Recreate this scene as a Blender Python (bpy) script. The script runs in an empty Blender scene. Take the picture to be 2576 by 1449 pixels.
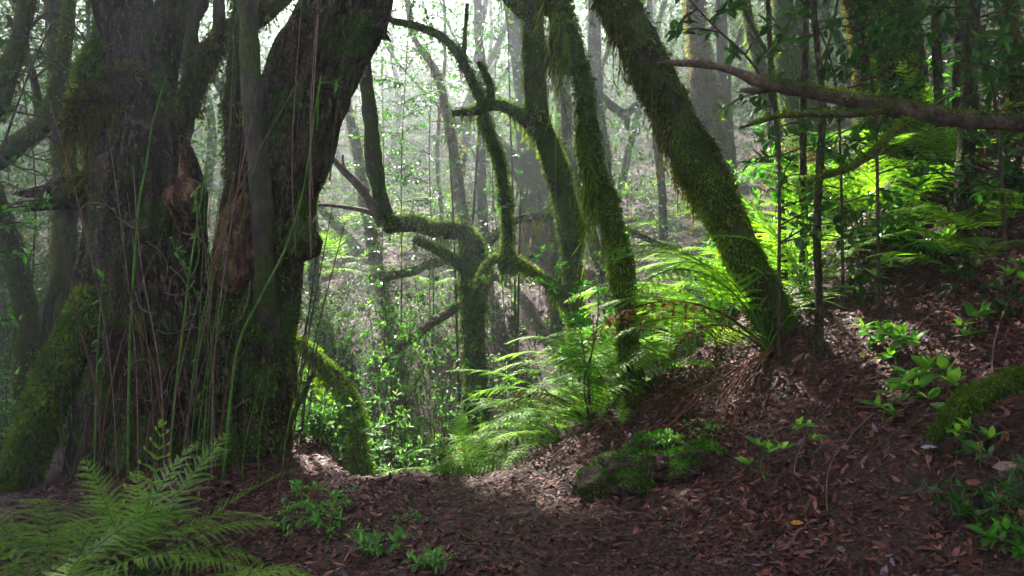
import bpy, math
import numpy as np
rng = np.random.default_rng(11)
SC = bpy.context.scene
COL = SC.collection
FPX, CZ = 1717.0, 1.5            # focal length in picture units (2576 wide), eye height
R = math.radians
SUN_AZ, SUN_EL = R(-22), R(47)   # towards the sun: left of the view axis, high
SV = np.array([math.cos(SUN_EL)*math.sin(SUN_AZ), math.cos(SUN_EL)*math.cos(SUN_AZ), math.sin(SUN_EL)])

def P(px, py, Y):
    return np.array([(px-1288)/FPX*Y, Y, CZ+(724.5-py)/FPX*Y])

# ------------------------------------------------------------------ numeric helpers
def unit(a):
    return a/np.maximum(np.linalg.norm(a, axis=-1, keepdims=True), 1e-9)

def _hash(ix, iy, iz, s):
    n = (ix.astype(np.int64)*374761393 + iy.astype(np.int64)*668265263 + iz.astype(np.int64)*2147483647 + s*1274126177) & 0xffffffff
    n = ((n ^ (n >> 13))*1274126177) & 0xffffffff
    n = ((n ^ (n >> 16))*2246822519) & 0xffffffff
    return ((n ^ (n >> 15)) & 0xffff)/65535.0*2-1

def vnoise(p, sc=1.0, s=0):
    p = np.asarray(p, float)*sc
    i = np.floor(p); f = p-i; u = f*f*(3-2*f)
    i = i.astype(np.int64); r = 0
    for dx in (0, 1):
        for dy in (0, 1):
            for dz in (0, 1):
                w = (u[..., 0] if dx else 1-u[..., 0])*(u[..., 1] if dy else 1-u[..., 1])*(u[..., 2] if dz else 1-u[..., 2])
                r = r+w*_hash(i[..., 0]+dx, i[..., 1]+dy, i[..., 2]+dz, s)
    return r

def fbm(p, sc=1.0, s=0, o=3):
    r = 0; a = 1.0
    for k in range(o):
        r = r+a*vnoise(p, sc*2**k, s+k*17); a *= .5
    return r

def sstep(a, b, x):
    t = np.clip((x-a)/(b-a), 0, 1)
    return t*t*(3-2*t)

def softplus(x, k=.25):
    return np.logaddexp(0, np.asarray(x, float)/k)*k

# ------------------------------------------------------------------ terrain
GY = [-60, 6, 7.5, 8.5, 9.5, 10.6, 11.6, 13, 16, 20, 30, 45, 58]
GZ = [-1.5, -1.4, -1.45, -1.0, -.4, .45, 1.15, 1.7, 2.6, 4.0, 8.6, 16.0, 21.0]

def terrain(x, y, detail=True):
    x = np.asarray(x, float); y = np.asarray(y, float)
    d = (x-1.25)*.848+(y-3.5)*.53
    bank = .5*softplus(d, .22)
    bank = bank+.36*softplus(d-2.4, .3)
    bank = np.where(bank > 3.8, 3.8+(bank-3.8)*.35, bank)
    left = -.14*softplus(-x-2.6, .4)
    hump = .10*np.exp(-((x+1.7)/.9)**2-((y-5.3)/.8)**2)
    near = bank+np.maximum(left, -1.5)+hump
    far = np.interp(y, GY, GZ)
    far = far+.36*softplus(x-1.4, .6)+.05*softplus(-x-6, 1)
    far = np.where(far > 19, 19+(far-19)*.25, far)
    edge = 5.35+.75*sstep(-.2, 1.2, x)+.30*np.clip(x-1.2, 0, 6)+2.1*sstep(-1.2, -2.3, x)
    s = sstep(0, 1, (y-edge)/1.5)
    s = np.where(far > near, sstep(0, 1, (y-edge+.8)/3.0), s)
    z = near*(1-s)+far*s
    if detail:
        p = np.stack([x, y, np.zeros_like(x)], -1)
        z = z+.10*fbm(p, .55, 3, 2)*sstep(0.2, 1.5, np.abs(d)+(y > 6.5))+.028*fbm(p, 2.6, 5, 3)
        z = z+.25*fbm(p, .5, 8, 3)*sstep(8, 11, y)
        z = z+.012*vnoise(p, 14, 31)
    return z

def T(x, y):
    return float(terrain(np.array([x]), np.array([y]))[0])

def tnormal(x, y, e=.05):
    gx = (terrain(x+e, y)-terrain(x-e, y))/(2*e)
    gy = (terrain(x, y+e)-terrain(x, y-e))/(2*e)
    return unit(np.stack([-gx, -gy, np.ones_like(gx)], -1))

def hit(px, py, y0=2.2, y1=40):
    """Where the line of sight through a point of the picture meets the ground."""
    ys = np.linspace(y0, y1, 3000)
    g = CZ+(724.5-py)/FPX*ys-terrain((px-1288)/FPX*ys, ys)
    k = np.argmax(g < 0)
    Y = ys[k] if g[k] < 0 else y1
    x = (px-1288)/FPX*Y
    return np.array([x, Y, T(x, Y)])

# ------------------------------------------------------------------ geometry collector
class Geo:
    def __init__(s):
        s.V = []; s.Q = []; s.T = []; s.C = []; s.n = 0
    def add(s, v, q=None, t=None, c=None):
        v = np.asarray(v, float).reshape(-1, 3)
        s.V.append(v)
        if q is not None and len(q): s.Q.append(np.asarray(q, np.int64).reshape(-1, 4)+s.n)
        if t is not None and len(t): s.T.append(np.asarray(t, np.int64).reshape(-1, 3)+s.n)
        if c is None: c = np.full((len(v), 3), .5)
        c = np.asarray(c, float)
        if c.ndim == 1: c = np.tile(c, (len(v), 1))
        s.C.append(c); s.n += len(v)
    def build(s, name, mat, parent=None, origin=None, smooth=True):
        V = np.concatenate(s.V)
        o = bpy.data.objects.new(name, s.mesh(name, V-(origin if origin is not None else 0), mat, smooth))
        COL.objects.link(o)
        if parent is not None: o.parent = parent
        return o
    def mesh(s, name, V, mat, smooth):
        Q = np.concatenate(s.Q) if s.Q else np.zeros((0, 4), np.int64)
        Tn = np.concatenate(s.T) if s.T else np.zeros((0, 3), np.int64)
        me = bpy.data.meshes.new(name)
        me.vertices.add(len(V)); me.vertices.foreach_set('co', V.astype(np.float32).ravel())
        nl = 4*len(Q)+3*len(Tn)
        me.loops.add(nl); me.loops.foreach_set('vertex_index', np.concatenate([Q.ravel(), Tn.ravel()]).astype(np.int32))
        me.polygons.add(len(Q)+len(Tn))
        me.polygons.foreach_set('loop_start', np.concatenate([np.arange(len(Q))*4, 4*len(Q)+np.arange(len(Tn))*3]).astype(np.int32))
        me.polygons.foreach_set('use_smooth', np.full(len(Q)+len(Tn), smooth))
        me.update(calc_edges=True)
        C = np.concatenate(s.C)
        a = me.color_attributes.new('Col', 'FLOAT_COLOR', 'POINT')
        a.data.foreach_set('color', np.concatenate([C, np.ones((len(C), 1))], 1).astype(np.float32).ravel())
        me.materials.append(mat)
        return me

def empty(name, loc, label=None, cat=None, group=None):
    o = bpy.data.objects.new(name, None); COL.objects.link(o)
    o.location = [float(v) for v in loc]; o.empty_display_size = .1
    tag(o, label, cat, group)
    return o

def tag(o, label=None, cat=None, group=None, kind=None):
    if label: o['label'] = label
    if cat: o['category'] = cat
    if group: o['group'] = group
    if kind: o['kind'] = kind
    return o

# ------------------------------------------------------------------ curves, tubes, leaves
def spline(pts, step=None, n=None):
    """Catmull-Rom through rows of pts (any number of columns; the first three are a position)."""
    p = np.asarray(pts, float)
    if len(p) == 2: p = np.array([p[0], p[0]*.5+p[1]*.5, p[1]])
    p = np.concatenate([[2*p[0]-p[1]], p, [2*p[-1]-p[-2]]])
    seg = np.linalg.norm(p[2:-1, :3]-p[1:-2, :3], axis=1); L = seg.sum()
    if n is None: n = max(4, int(L/step)+1)
    cs = np.concatenate([[0], np.cumsum(seg)]); d = np.linspace(0, L*(1-1e-9), n)
    k = np.clip(np.searchsorted(cs, d, side='right')-1, 0, len(seg)-1)
    t = ((d-cs[k])/np.maximum(seg[k], 1e-9))[:, None]
    a, b, c, e = p[k], p[k+1], p[k+2], p[k+3]
    return .5*((2*b)+(c-a)*t+(2*a-5*b+4*c-e)*t*t+(3*b-a-3*c+e)*t**3)

def frames(c):
    tg = unit(np.gradient(c, axis=0))
    r = np.array([1., 0, 0]) if abs(tg[0][0]) < .9 else np.array([0, 1., 0])
    U = np.zeros_like(c); W = np.zeros_like(c)
    for i in range(len(c)):
        u = r-tg[i]*np.dot(r, tg[i]); u /= max(np.linalg.norm(u), 1e-9)
        U[i] = u; W[i] = np.cross(tg[i], u); r = u
    return tg, U, W

def tube(G, pts, sides=12, step=None, n=None, rough=.1, ridge=0., seed=0, col=.5, capend=True, lump=0., ragged=0., crust=0.):
    """pts rows: x, y, z, radius. Returns ring data so that moss can be set on the surface."""
    s = spline(pts, step, n)
    c, r = s[:, :3], np.maximum(s[:, 3], 1e-4)
    tg, U, W = frames(c)
    th = np.linspace(0, 2*np.pi, sides, endpoint=False)
    dirs = U[:, None]*np.cos(th)[None, :, None]+W[:, None]*np.sin(th)[None, :, None]
    rr = np.repeat(r[:, None], sides, 1)
    base = c[:, None]+dirs*rr[..., None]
    f = np.ones_like(rr)
    if rough: f += rough*fbm(base/np.maximum(np.median(r), .02), .8, seed, 3)
    if lump: f += lump*vnoise(base/np.maximum(np.median(r), .02), .35, seed+5)
    if ridge:
        q = np.stack([np.cos(th)[None]*3.2+0*rr, np.sin(th)[None]*3.2+0*rr, np.arange(len(c))[:, None]*(.014 if ridge > .12 else .04)+0*rr], -1)
        f += ridge*(np.abs(vnoise(q, 1.6, seed+9))*2-.6)+ridge*.5*vnoise(q*np.array([2.6, 2.6, 4]), 1.3, seed+12)
    if crust:
        f = f+crust/np.maximum(rr, .02)*(fbm(base*np.array([1, 1, .4]), 9, seed+40, 3)+.6*np.abs(vnoise(base*np.array([1, 1, .3]), 16, seed+50)))
    V = c[:, None]+dirs*(rr*f)[..., None]
    if ragged:
        V[-1] += tg[-1]*(ragged*np.abs(rng.normal(size=(sides, 1))))
    m, k = len(c), sides
    i = np.arange(m-1)[:, None]*k; j = np.arange(k)[None]; j2 = (j+1) % k
    Q = np.stack([i+j, i+j2, i+k+j2, i+k+j], -1).reshape(-1, 4)
    Vf = V.reshape(-1, 3); Tn = None
    if capend:
        Vf = np.concatenate([Vf, [c[-1]-tg[-1]*ragged*.5], [c[0]]]); a = len(Vf)-2; L = (m-1)*k
        jj = np.arange(k)
        Tn = np.concatenate([np.stack([L+jj, L+(jj+1) % k, np.full(k, a)], -1), np.stack([(jj+1) % k, jj, np.full(k, a+1)], -1)])
    G.add(Vf, Q, Tn, np.full((len(Vf), 3), col) if np.isscalar(col) else col)
    return dict(c=c, r=r, V=V, D=dirs, tg=tg)

def leafset(G, pos, d, nor, L, Wd, fold=.25, near=False, col=None, droop=0.):
    pos = np.atleast_2d(pos); N = len(pos)
    if N == 0: return
    d = unit(np.broadcast_to(d, pos.shape)); nor = np.broadcast_to(nor, pos.shape)
    sd = unit(np.cross(d, nor)); up = np.cross(sd, d)
    L = np.broadcast_to(np.asarray(L, float), (N,))[:, None]; Wd = np.broadcast_to(np.asarray(Wd, float), (N,))[:, None]*.5
    tip = pos+d*L-up*L*droop
    if near:
        b = pos; m1 = pos+d*L*.30; m2 = pos+d*L*.68-up*L*droop*.4
        V = np.stack([b, m1+sd*Wd*.92+up*Wd*fold, m2+sd*Wd*.8+up*Wd*fold, tip, m2-sd*Wd*.8+up*Wd*fold, m1-sd*Wd*.92+up*Wd*fold, m2, m1], 1)
        o = np.arange(N)[:, None]*8
        q = np.concatenate([o+np.array([[7, 1, 2, 6]]), o+np.array([[7, 6, 4, 5]])])
        t = np.concatenate([o+np.array([[0, 1, 7]]), o+np.array([[0, 7, 5]]), o+np.array([[6, 2, 3]]), o+np.array([[6, 3, 4]])])
        k = 8
    else:
        m = pos+d*L*.45
        V = np.stack([pos, m+sd*Wd+up*Wd*fold, tip, m-sd*Wd+up*Wd*fold], 1)
        o = np.arange(N)[:, None]*4; q = None
        t = np.concatenate([o+np.array([[0, 1, 2]]), o+np.array([[0, 2, 3]])]); k = 4
    if col is None: col = rng.uniform(.3, .7, (N, 1))*np.ones(3)
    col = np.broadcast_to(col, (N, 3))
    G.add(V.reshape(-1, 3), q, t, np.repeat(col, k, 0))

def rdir(n, zb=0.):
    v = rng.normal(size=(n, 3)); v[:, 2] += zb
    return unit(v)

def moss(G, ring, n, size=.03, lo=0., hi=1., updown=.5, hang=None, gaps=.35, seed=0, thick=.0):
    """Fuzzy moss blades over a tube's surface; updown: how much of the under side stays bare. hang=(n, length): strands."""
    V, D, tg, c = ring['V'], ring['D'], ring['tg'], ring['c']
    m, k = V.shape[:2]
    def pick(n):
        w = ring['r'][int(lo*(m-1)):max(int(hi*(m-1)), int(lo*(m-1))+1)]
        i = int(lo*(m-1))+rng.choice(len(w), n, p=w/w.sum()); j = rng.integers(0, k, n)
        i2 = np.minimum(i+1, m-1); a = rng.random((n, 1)); b = rng.random((n, 1)); j2 = (j+1) % k
        p = (V[i, j]*(1-a)+V[i2, j]*a)*(1-b)+(V[i, j2]*(1-a)+V[i2, j2]*a)*b
        nn = unit(D[i, j]*(1-b)+D[i, j2]*b)
        return p, nn
    p, nn = pick(n)
    keep = (vnoise(p, 5, seed)+.5*vnoise(p, 17, seed+3) > -1+gaps*2-.4-rng.random(n)*.5) & (nn[:, 2]+rng.normal(size=n)*.3 > -1.2+updown)
    p, nn = p[keep], nn[keep]; n = len(p)
    d = unit(nn*.75+rdir(n)*.55+np.array([0, 0, -.75]))
    s = size*rng.lognormal(0, .4, n)
    cl = .5+.26*vnoise(p, 2.2, seed+7)+.26*vnoise(p, 6.5, seed+8)+rng.uniform(-.22, .22, n)
    leafset(G, p+nn*thick*rng.random((n, 1)), d, unit(nn+rdir(n)*.6), s, s*.45, .3, False, np.clip(cl, 0, 1)[:, None]*np.ones(3))
    if hang:
        h, ln = hang
        p, nn = pick(h*3)
        ok = (nn[:, 2] < .55) & (vnoise(p, 4, seed+21)+.5*vnoise(p, 11, seed+2) > -.15)
        strands(G, (p-nn*.01)[ok][:h], ln)

def strands(G, p, ln, w=.008):
    """Hanging moss: thin drooping ribbons with small side tufts."""
    h = len(p)
    if h == 0: return
    L = ln*rng.lognormal(-.2, .5, h); ns = 5
    az = rng.uniform(0, 2*np.pi, h); sd = np.stack([np.cos(az), np.sin(az), 0*az], -1)
    wob = rng.normal(size=(h, 3))*np.array([.1, .1, 0])
    t = np.linspace(0, 1, ns)
    c = p[:, None]+(np.array([0, 0, -1.])+wob[:, None]*t[None, :, None])*(L[:, None]*t[None])[..., None]
    wd = (w*rng.uniform(.6, 1.4, h))[:, None]*(1-.75*t)[None]
    V = np.stack([c-sd[:, None]*wd[..., None], c+sd[:, None]*wd[..., None]], 2).reshape(-1, 3)
    o = np.arange(h)[:, None]*ns*2+np.arange(ns-1)[None]*2
    Q = np.stack([o, o+1, o+3, o+2], -1).reshape(-1, 4)
    cl = np.clip(.55+rng.uniform(-.3, .3, h), 0, 1)
    G.add(V, Q, None, np.repeat(cl, ns*2)[:, None]*np.ones(3))
    kk = 4
    tt = rng.random((h, kk)); q = p[:, None]+(np.array([0, 0, -1.])+wob[:, None]*tt[..., None])*(L[:, None]*tt)[..., None]
    q = q.reshape(-1, 3); n = len(q)
    leafset(G, q, unit(rdir(n)*.6+np.array([0, 0, -1.])), rdir(n), np.repeat(L, kk)*.22, .014, .2, False, np.repeat(cl, kk)[:, None]*np.ones(3))

# ------------------------------------------------------------------ materials
def newmat(name):
    m = bpy.data.materials.new(name); m.use_nodes = True
    nt = m.node_tree; nt.nodes.clear()
    return m, nt, nt.nodes, nt.links.new

def ramp(N, L, src, stops):
    r = N.new('ShaderNodeValToRGB'); e = r.color_ramp.elements
    while len(e) < len(stops): e.new(.5)
    for k, (p, c) in enumerate(stops):
        e[k].position = p; e[k].color = (*c, 1)
    L(src, r.inputs[0]); return r.outputs[0]

def noise_node(N, L, vec, sc, det=6, rough=.6):
    n = N.new('ShaderNodeTexNoise'); n.inputs['Scale'].default_value = sc; n.inputs['Detail'].default_value = det
    n.inputs['Roughness'].default_value = rough; L(vec, n.inputs['Vector']); return n.outputs['Fac']

def leafmat(name, c0, c1, c2, trans=.45, rough=.45, tcol=(1.25, 1.5, .5), huevar=.0, spec=.4):
    """Thin leaf: colour from the per-leaf value through c0..c2, part reflected, part shining through."""
    m, nt, N, L = newmat(name)
    a = N.new('ShaderNodeAttribute'); a.attribute_name = 'Col'
    src = a.outputs['Fac']
    if huevar:
        oi = N.new('ShaderNodeObjectInfo'); ma = N.new('ShaderNodeMath'); ma.operation = 'MULTIPLY_ADD'
        L(oi.outputs['Random'], ma.inputs[0]); ma.inputs[1].default_value = huevar; L(src, ma.inputs[2])
        mb = N.new('ShaderNodeMath'); mb.operation = 'SUBTRACT'; L(ma.outputs[0], mb.inputs[0]); mb.inputs[1].default_value = huevar*.5
        src = mb.outputs[0]
    col = ramp(N, L, src, [(.0, c0), (.5, c1), (1., c2)])
    p = N.new('ShaderNodeBsdfPrincipled'); L(col, p.inputs['Base Color']); p.inputs['Roughness'].default_value = rough
    p.inputs['Specular IOR Level'].default_value = spec
    t = N.new('ShaderNodeBsdfTranslucent')
    mx = N.new('ShaderNodeMix'); mx.data_type = 'RGBA'; mx.blend_type = 'MULTIPLY'; mx.inputs[0].default_value = 1
    L(col, mx.inputs[6]); mx.inputs[7].default_value = (*tcol, 1)
    L(mx.outputs[2], t.inputs['Color'])
    s = N.new('ShaderNodeMixShader'); s.inputs[0].default_value = trans
    L(p.outputs[0], s.inputs[1]); L(t.outputs[0], s.inputs[2])
    o = N.new('ShaderNodeOutputMaterial'); L(s.outputs[0], o.inputs['Surface'])
    return m

def barkmat(name, stops, mossamt=0., mosscol=((.03, .05, .006), (.12, .17, .015)), bump=.6, sc=7., lichen=0., stretch=.35):
    m, nt, N, L = newmat(name)
    tc = N.new('ShaderNodeTexCoord'); mp = N.new('ShaderNodeMapping'); L(tc.outputs['Object'], mp.inputs[0])
    mp.inputs['Scale'].default_value = (1, 1, stretch)
    v = mp.outputs[0]
    n1 = noise_node(N, L, v, sc, 8, .7); n2 = noise_node(N, L, tc.outputs['Object'], 2.2, 4)
    n3 = noise_node(N, L, v, sc*5, 5, .7)
    ad = N.new('ShaderNodeMath'); ad.operation = 'MULTIPLY_ADD'; L(n3, ad.inputs[0]); ad.inputs[1].default_value = .5; L(n1, ad.inputs[2])
    sb = N.new('ShaderNodeMath'); sb.operation = 'SUBTRACT'; L(ad.outputs[0], sb.inputs[0]); sb.inputs[1].default_value = .25
    col = ramp(N, L, sb.outputs[0], stops)
    if lichen:
        vo = N.new('ShaderNodeTexVoronoi'); vo.inputs['Scale'].default_value = 42; L(tc.outputs['Object'], vo.inputs['Vector'])
        big = noise_node(N, L, tc.outputs['Object'], 3.1, 3)
        mu = N.new('ShaderNodeMath'); mu.operation = 'LESS_THAN'; L(vo.outputs['Distance'], mu.inputs[0]); mu.inputs[1].default_value = .3
        gt = N.new('ShaderNodeMapRange'); L(big, gt.inputs[0]); gt.inputs[1].default_value = .47; gt.inputs[2].default_value = .6; gt.inputs[4].default_value = lichen
        mm = N.new('ShaderNodeMath'); mm.operation = 'MULTIPLY'; L(mu.outputs[0], mm.inputs[0]); L(gt.outputs[0], mm.inputs[1])
        mx = N.new('ShaderNodeMix'); mx.data_type = 'RGBA'; L(mm.outputs[0], mx.inputs[0]); L(col, mx.inputs[6]); mx.inputs[7].default_value = (.26, .22, .15, 1)
        col = mx.outputs[2]
    if mossamt:
        mc = ramp(N, L, n3, [(.3, mosscol[0]), (.7, mosscol[1])])
        mr = N.new('ShaderNodeMapRange'); L(n2, mr.inputs[0]); mr.inputs[1].default_value = .62-mossamt*.4; mr.inputs[2].default_value = .72-mossamt*.4
        mx = N.new('ShaderNodeMix'); mx.data_type = 'RGBA'; L(mr.outputs[0], mx.inputs[0]); L(col, mx.inputs[6]); L(mc, mx.inputs[7])
        col = mx.outputs[2]
    p = N.new('ShaderNodeBsdfPrincipled'); L(col, p.inputs['Base Color']); p.inputs['Roughness'].default_value = .85
    p.inputs['Specular IOR Level'].default_value = .25
    b = N.new('ShaderNodeBump'); b.inputs['Strength'].default_value = bump; b.inputs['Distance'].default_value = .03
    L(ad.outputs[0], b.inputs['Height']); L(b.outputs[0], p.inputs['Normal'])
    o = N.new('ShaderNodeOutputMaterial'); L(p.outputs[0], o.inputs['Surface'])
    return m

def groundmat():
    m, nt, N, L = newmat('forest_soil')
    tc = N.new('ShaderNodeTexCoord'); v = tc.outputs['Object']
    n1 = noise_node(N, L, v, 9, 8, .7); n2 = noise_node(N, L, v, 60, 6, .7); n3 = noise_node(N, L, v, .9, 3)
    vo = N.new('ShaderNodeTexVoronoi'); vo.inputs['Scale'].default_value = 55; L(v, vo.inputs['Vector'])
    c1 = ramp(N, L, n1, [(.25, (.016, .008, .007)), (.5, (.042, .020, .017)), (.75, (.09, .045, .038))])
    c2 = ramp(N, L, vo.outputs['Color'], [(.2, (.024, .012, .010)), (.55, (.075, .036, .031)), (.9, (.17, .10, .09))])
    mx = N.new('ShaderNodeMix'); mx.data_type = 'RGBA'; mr = N.new('ShaderNodeMapRange'); L(n2, mr.inputs[0]); mr.inputs[1].default_value = .4; mr.inputs[2].default_value = .6
    L(mr.outputs[0], mx.inputs[0]); L(c1, mx.inputs[6]); L(c2, mx.inputs[7])
    p = N.new('ShaderNodeBsdfPrincipled'); L(mx.outputs[2], p.inputs['Base Color']); p.inputs['Roughness'].default_value = .8
    p.inputs['Specular IOR Level'].default_value = .3
    ad = N.new('ShaderNodeMath'); ad.operation = 'MULTIPLY_ADD'; L(n1, ad.inputs[0]); ad.inputs[1].default_value = 1.5; L(n2, ad.inputs[2])
    b = N.new('ShaderNodeBump'); b.inputs['Strength'].default_value = .9; b.inputs['Distance'].default_value = .03; L(ad.outputs[0], b.inputs['Height']); L(b.outputs[0], p.inputs['Normal'])
    o = N.new('ShaderNodeOutputMaterial'); L(p.outputs[0], o.inputs['Surface'])
    return m

def flakybark(name):
    """Old laurel bark: small scaly plates, some shed to tan, with dark cracks between and moss in broad patches."""
    m, nt, N, L = newmat(name)
    tc = N.new('ShaderNodeTexCoord'); mp = N.new('ShaderNodeMapping'); L(tc.outputs['Object'], mp.inputs[0]); mp.inputs['Scale'].default_value = (1, 1, .55)
    wn = N.new('ShaderNodeTexNoise'); wn.inputs['Scale'].default_value = 9; L(mp.outputs[0], wn.inputs['Vector'])
    av = N.new('ShaderNodeVectorMath'); av.operation = 'MULTIPLY_ADD'; L(wn.outputs['Color'], av.inputs[0]); av.inputs[1].default_value = (.06, .06, .06); L(mp.outputs[0], av.inputs[2])
    vo = N.new('ShaderNodeTexVoronoi'); vo.inputs['Scale'].default_value = 30; L(av.outputs[0], vo.inputs['Vector'])
    ve = N.new('ShaderNodeTexVoronoi'); ve.feature = 'DISTANCE_TO_EDGE'; ve.inputs['Scale'].default_value = 30; L(av.outputs[0], ve.inputs['Vector'])
    sx = N.new('ShaderNodeSeparateColor'); L(vo.outputs['Color'], sx.inputs[0])
    big = noise_node(N, L, tc.outputs['Object'], 1.7, 4); mq = N.new('ShaderNodeMapping'); L(tc.outputs['Object'], mq.inputs[0]); mq.inputs['Scale'].default_value = (1, 1, .13)
    n1 = noise_node(N, L, mq.outputs[0], 13, 8, .65); fine = noise_node(N, L, tc.outputs['Object'], 70, 4)
    base = ramp(N, L, n1, [(.3, (.014, .010, .006)), (.5, (.06, .043, .028)), (.72, (.16, .118, .078))])
    tan = ramp(N, L, sx.outputs[0], [(.25, (.02, .014, .009)), (.6, (.065, .048, .031)), (.97, (.20, .155, .10))])
    ga = N.new('ShaderNodeMapRange'); L(big, ga.inputs[0]); ga.inputs[1].default_value = .46; ga.inputs[2].default_value = .60
    m1 = N.new('ShaderNodeMix'); m1.data_type = 'RGBA'; L(ga.outputs[0], m1.inputs[0]); L(base, m1.inputs[6]); L(tan, m1.inputs[7])
    er = N.new('ShaderNodeMapRange'); L(ve.outputs['Distance'], er.inputs[0]); er.inputs[1].default_value = .0; er.inputs[2].default_value = .14; er.inputs[3].default_value = .4
    m2 = N.new('ShaderNodeMix'); m2.data_type = 'RGBA'; m2.blend_type = 'MULTIPLY'; m2.inputs[0].default_value = 1; L(m1.outputs[2], m2.inputs[6]); L(er.outputs[0], m2.inputs[7])
    ms = noise_node(N, L, tc.outputs['Object'], 2.6, 5); mc = ramp(N, L, fine, [(.3, (.02, .05, .005)), (.7, (.09, .18, .016))])
    gm = N.new('ShaderNodeMapRange'); L(ms, gm.inputs[0]); gm.inputs[1].default_value = .50; gm.inputs[2].default_value = .60; gm.inputs[4].default_value = .8
    m3 = N.new('ShaderNodeMix'); m3.data_type = 'RGBA'; L(gm.outputs[0], m3.inputs[0]); L(m2.outputs[2], m3.inputs[6]); L(mc, m3.inputs[7])
    p = N.new('ShaderNodeBsdfPrincipled'); L(m3.outputs[2], p.inputs['Base Color']); p.inputs['Roughness'].default_value = .85; p.inputs['Specular IOR Level'].default_value = .2
    h = N.new('ShaderNodeMath'); h.operation = 'MULTIPLY_ADD'; L(er.outputs[0], h.inputs[0]); h.inputs[1].default_value = .3; L(n1, h.inputs[2])
    bu = N.new('ShaderNodeBump'); bu.inputs['Strength'].default_value = 1; bu.inputs['Distance'].default_value = .06; L(h.outputs[0], bu.inputs['Height']); L(bu.outputs[0], p.inputs['Normal'])
    o = N.new('ShaderNodeOutputMaterial'); L(p.outputs[0], o.inputs['Surface'])
    return m

M = {}
M['soil'] = groundmat()
M['bark_dark'] = flakybark('dark_scaly_bark')
M['bark_mossy'] = barkmat('mossy_bark', [(.3, (.012, .009, .006)), (.5, (.034, .027, .018)), (.75, (.09, .075, .05))], .55, ((.02, .035, .004), (.09, .13, .012)), .9, 9)
M['bark_grey'] = barkmat('grey_brown_bark', [(.3, (.022, .018, .014)), (.5, (.06, .05, .038)), (.75, (.14, .12, .09))], .35, ((.02, .035, .005), (.08, .11, .02)), .7, 9)
M['bark_far'] = barkmat('grey_far_bark', [(.3, (.02, .017, .018)), (.5, (.05, .043, .042)), (.75, (.1, .09, .08))], .5, ((.02, .03, .005), (.08, .11, .015)), .5, 9)  # dull grey brown bark, mostly for the distant trunks
M['rotten'] = barkmat('rotten_red_wood', [(.36, (.02, .009, .006)), (.5, (.11, .048, .028)), (.66, (.36, .2, .12))], 0, bump=1., sc=16, stretch=.45)
M['dead_wood'] = barkmat('bare_dead_wood', [(.3, (.025, .016, .012)), (.5, (.12, .08, .06)), (.75, (.27, .195, .15))], .05, ((.03, .04, .006), (.13, .16, .02)), .8, 12, stretch=1.)
M['twig'] = barkmat('twig_bark', [(.3, (.025, .017, .014)), (.5, (.07, .048, .038)), (.75, (.16, .11, .09))], 0, bump=.3, sc=20)
M['twig_pink'] = barkmat('pinkish_dry_stem', [(.3, (.07, .04, .035)), (.5, (.19, .115, .10)), (.75, (.34, .23, .2))], 0, bump=.3, sc=20)
M['stem_green'] = barkmat('green_cane', [(.36, (.03, .07, .01)), (.5, (.07, .20, .02)), (.7, (.17, .34, .05))], 0, bump=.2, sc=14)
M['stalk_red'] = barkmat('reddish_dead_stalk', [(.3, (.05, .018, .012)), (.5, (.15, .055, .036)), (.75, (.28, .12, .08))], 0, bump=.3, sc=20)
M['stalk_green'] = barkmat('fern_stalk', [(.3, (.05, .06, .015)), (.5, (.10, .12, .03)), (.75, (.17, .17, .05))], 0, bump=.2, sc=20)
M['moss'] = leafmat('moss', (.016, .045, .003), (.075, .155, .007), (.26, .36, .016), .4, .8, (1.5, 1.45, .5), spec=.15)
M['moss_lime'] = leafmat('lime_moss', (.04, .09, .004), (.15, .28, .012), (.32, .44, .03), .4, .8, (1.4, 1.4, .5), spec=.15)
M['moss_olive'] = leafmat('olive_moss', (.02, .024, .003), (.085, .09, .008), (.2, .19, .02), .45, .8, (1.5, 1.3, .5), spec=.15)
M['moss_emerald'] = leafmat('emerald_moss', (.016, .065, .004), (.07, .25, .012), (.22, .48, .025), .3, .8, (1.2, 1.5, .4), spec=.15)
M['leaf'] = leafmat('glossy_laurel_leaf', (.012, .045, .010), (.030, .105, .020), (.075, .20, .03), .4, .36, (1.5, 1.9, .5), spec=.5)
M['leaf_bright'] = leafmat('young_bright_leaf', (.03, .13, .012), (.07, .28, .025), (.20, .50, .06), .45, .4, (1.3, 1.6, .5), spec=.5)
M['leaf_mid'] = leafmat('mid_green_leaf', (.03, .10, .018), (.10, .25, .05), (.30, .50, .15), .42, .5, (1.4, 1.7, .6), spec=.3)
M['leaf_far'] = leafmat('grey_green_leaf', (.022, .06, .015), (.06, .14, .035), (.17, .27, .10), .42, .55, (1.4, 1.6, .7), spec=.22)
M['leaf_shade_canopy'] = leafmat('shade_canopy_leaf', (.012, .035, .010), (.025, .07, .015), (.05, .12, .02), .18, .45, (1.2, 1.5, .5))  # leaf of the unseen canopy added to shade the foreground
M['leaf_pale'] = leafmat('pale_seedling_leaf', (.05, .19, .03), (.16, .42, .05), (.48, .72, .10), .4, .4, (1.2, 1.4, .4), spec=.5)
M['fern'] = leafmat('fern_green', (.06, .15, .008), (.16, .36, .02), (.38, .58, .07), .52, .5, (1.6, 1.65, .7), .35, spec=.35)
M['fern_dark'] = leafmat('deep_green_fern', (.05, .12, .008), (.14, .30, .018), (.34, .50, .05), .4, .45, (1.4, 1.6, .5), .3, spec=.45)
M['fern_dead'] = leafmat('withered_fern', (.05, .016, .007), (.16, .055, .022), (.30, .13, .045), .35, .6, (1.4, 1.1, .6), .3, spec=.2)
EXPOSURE = 3.15

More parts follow.
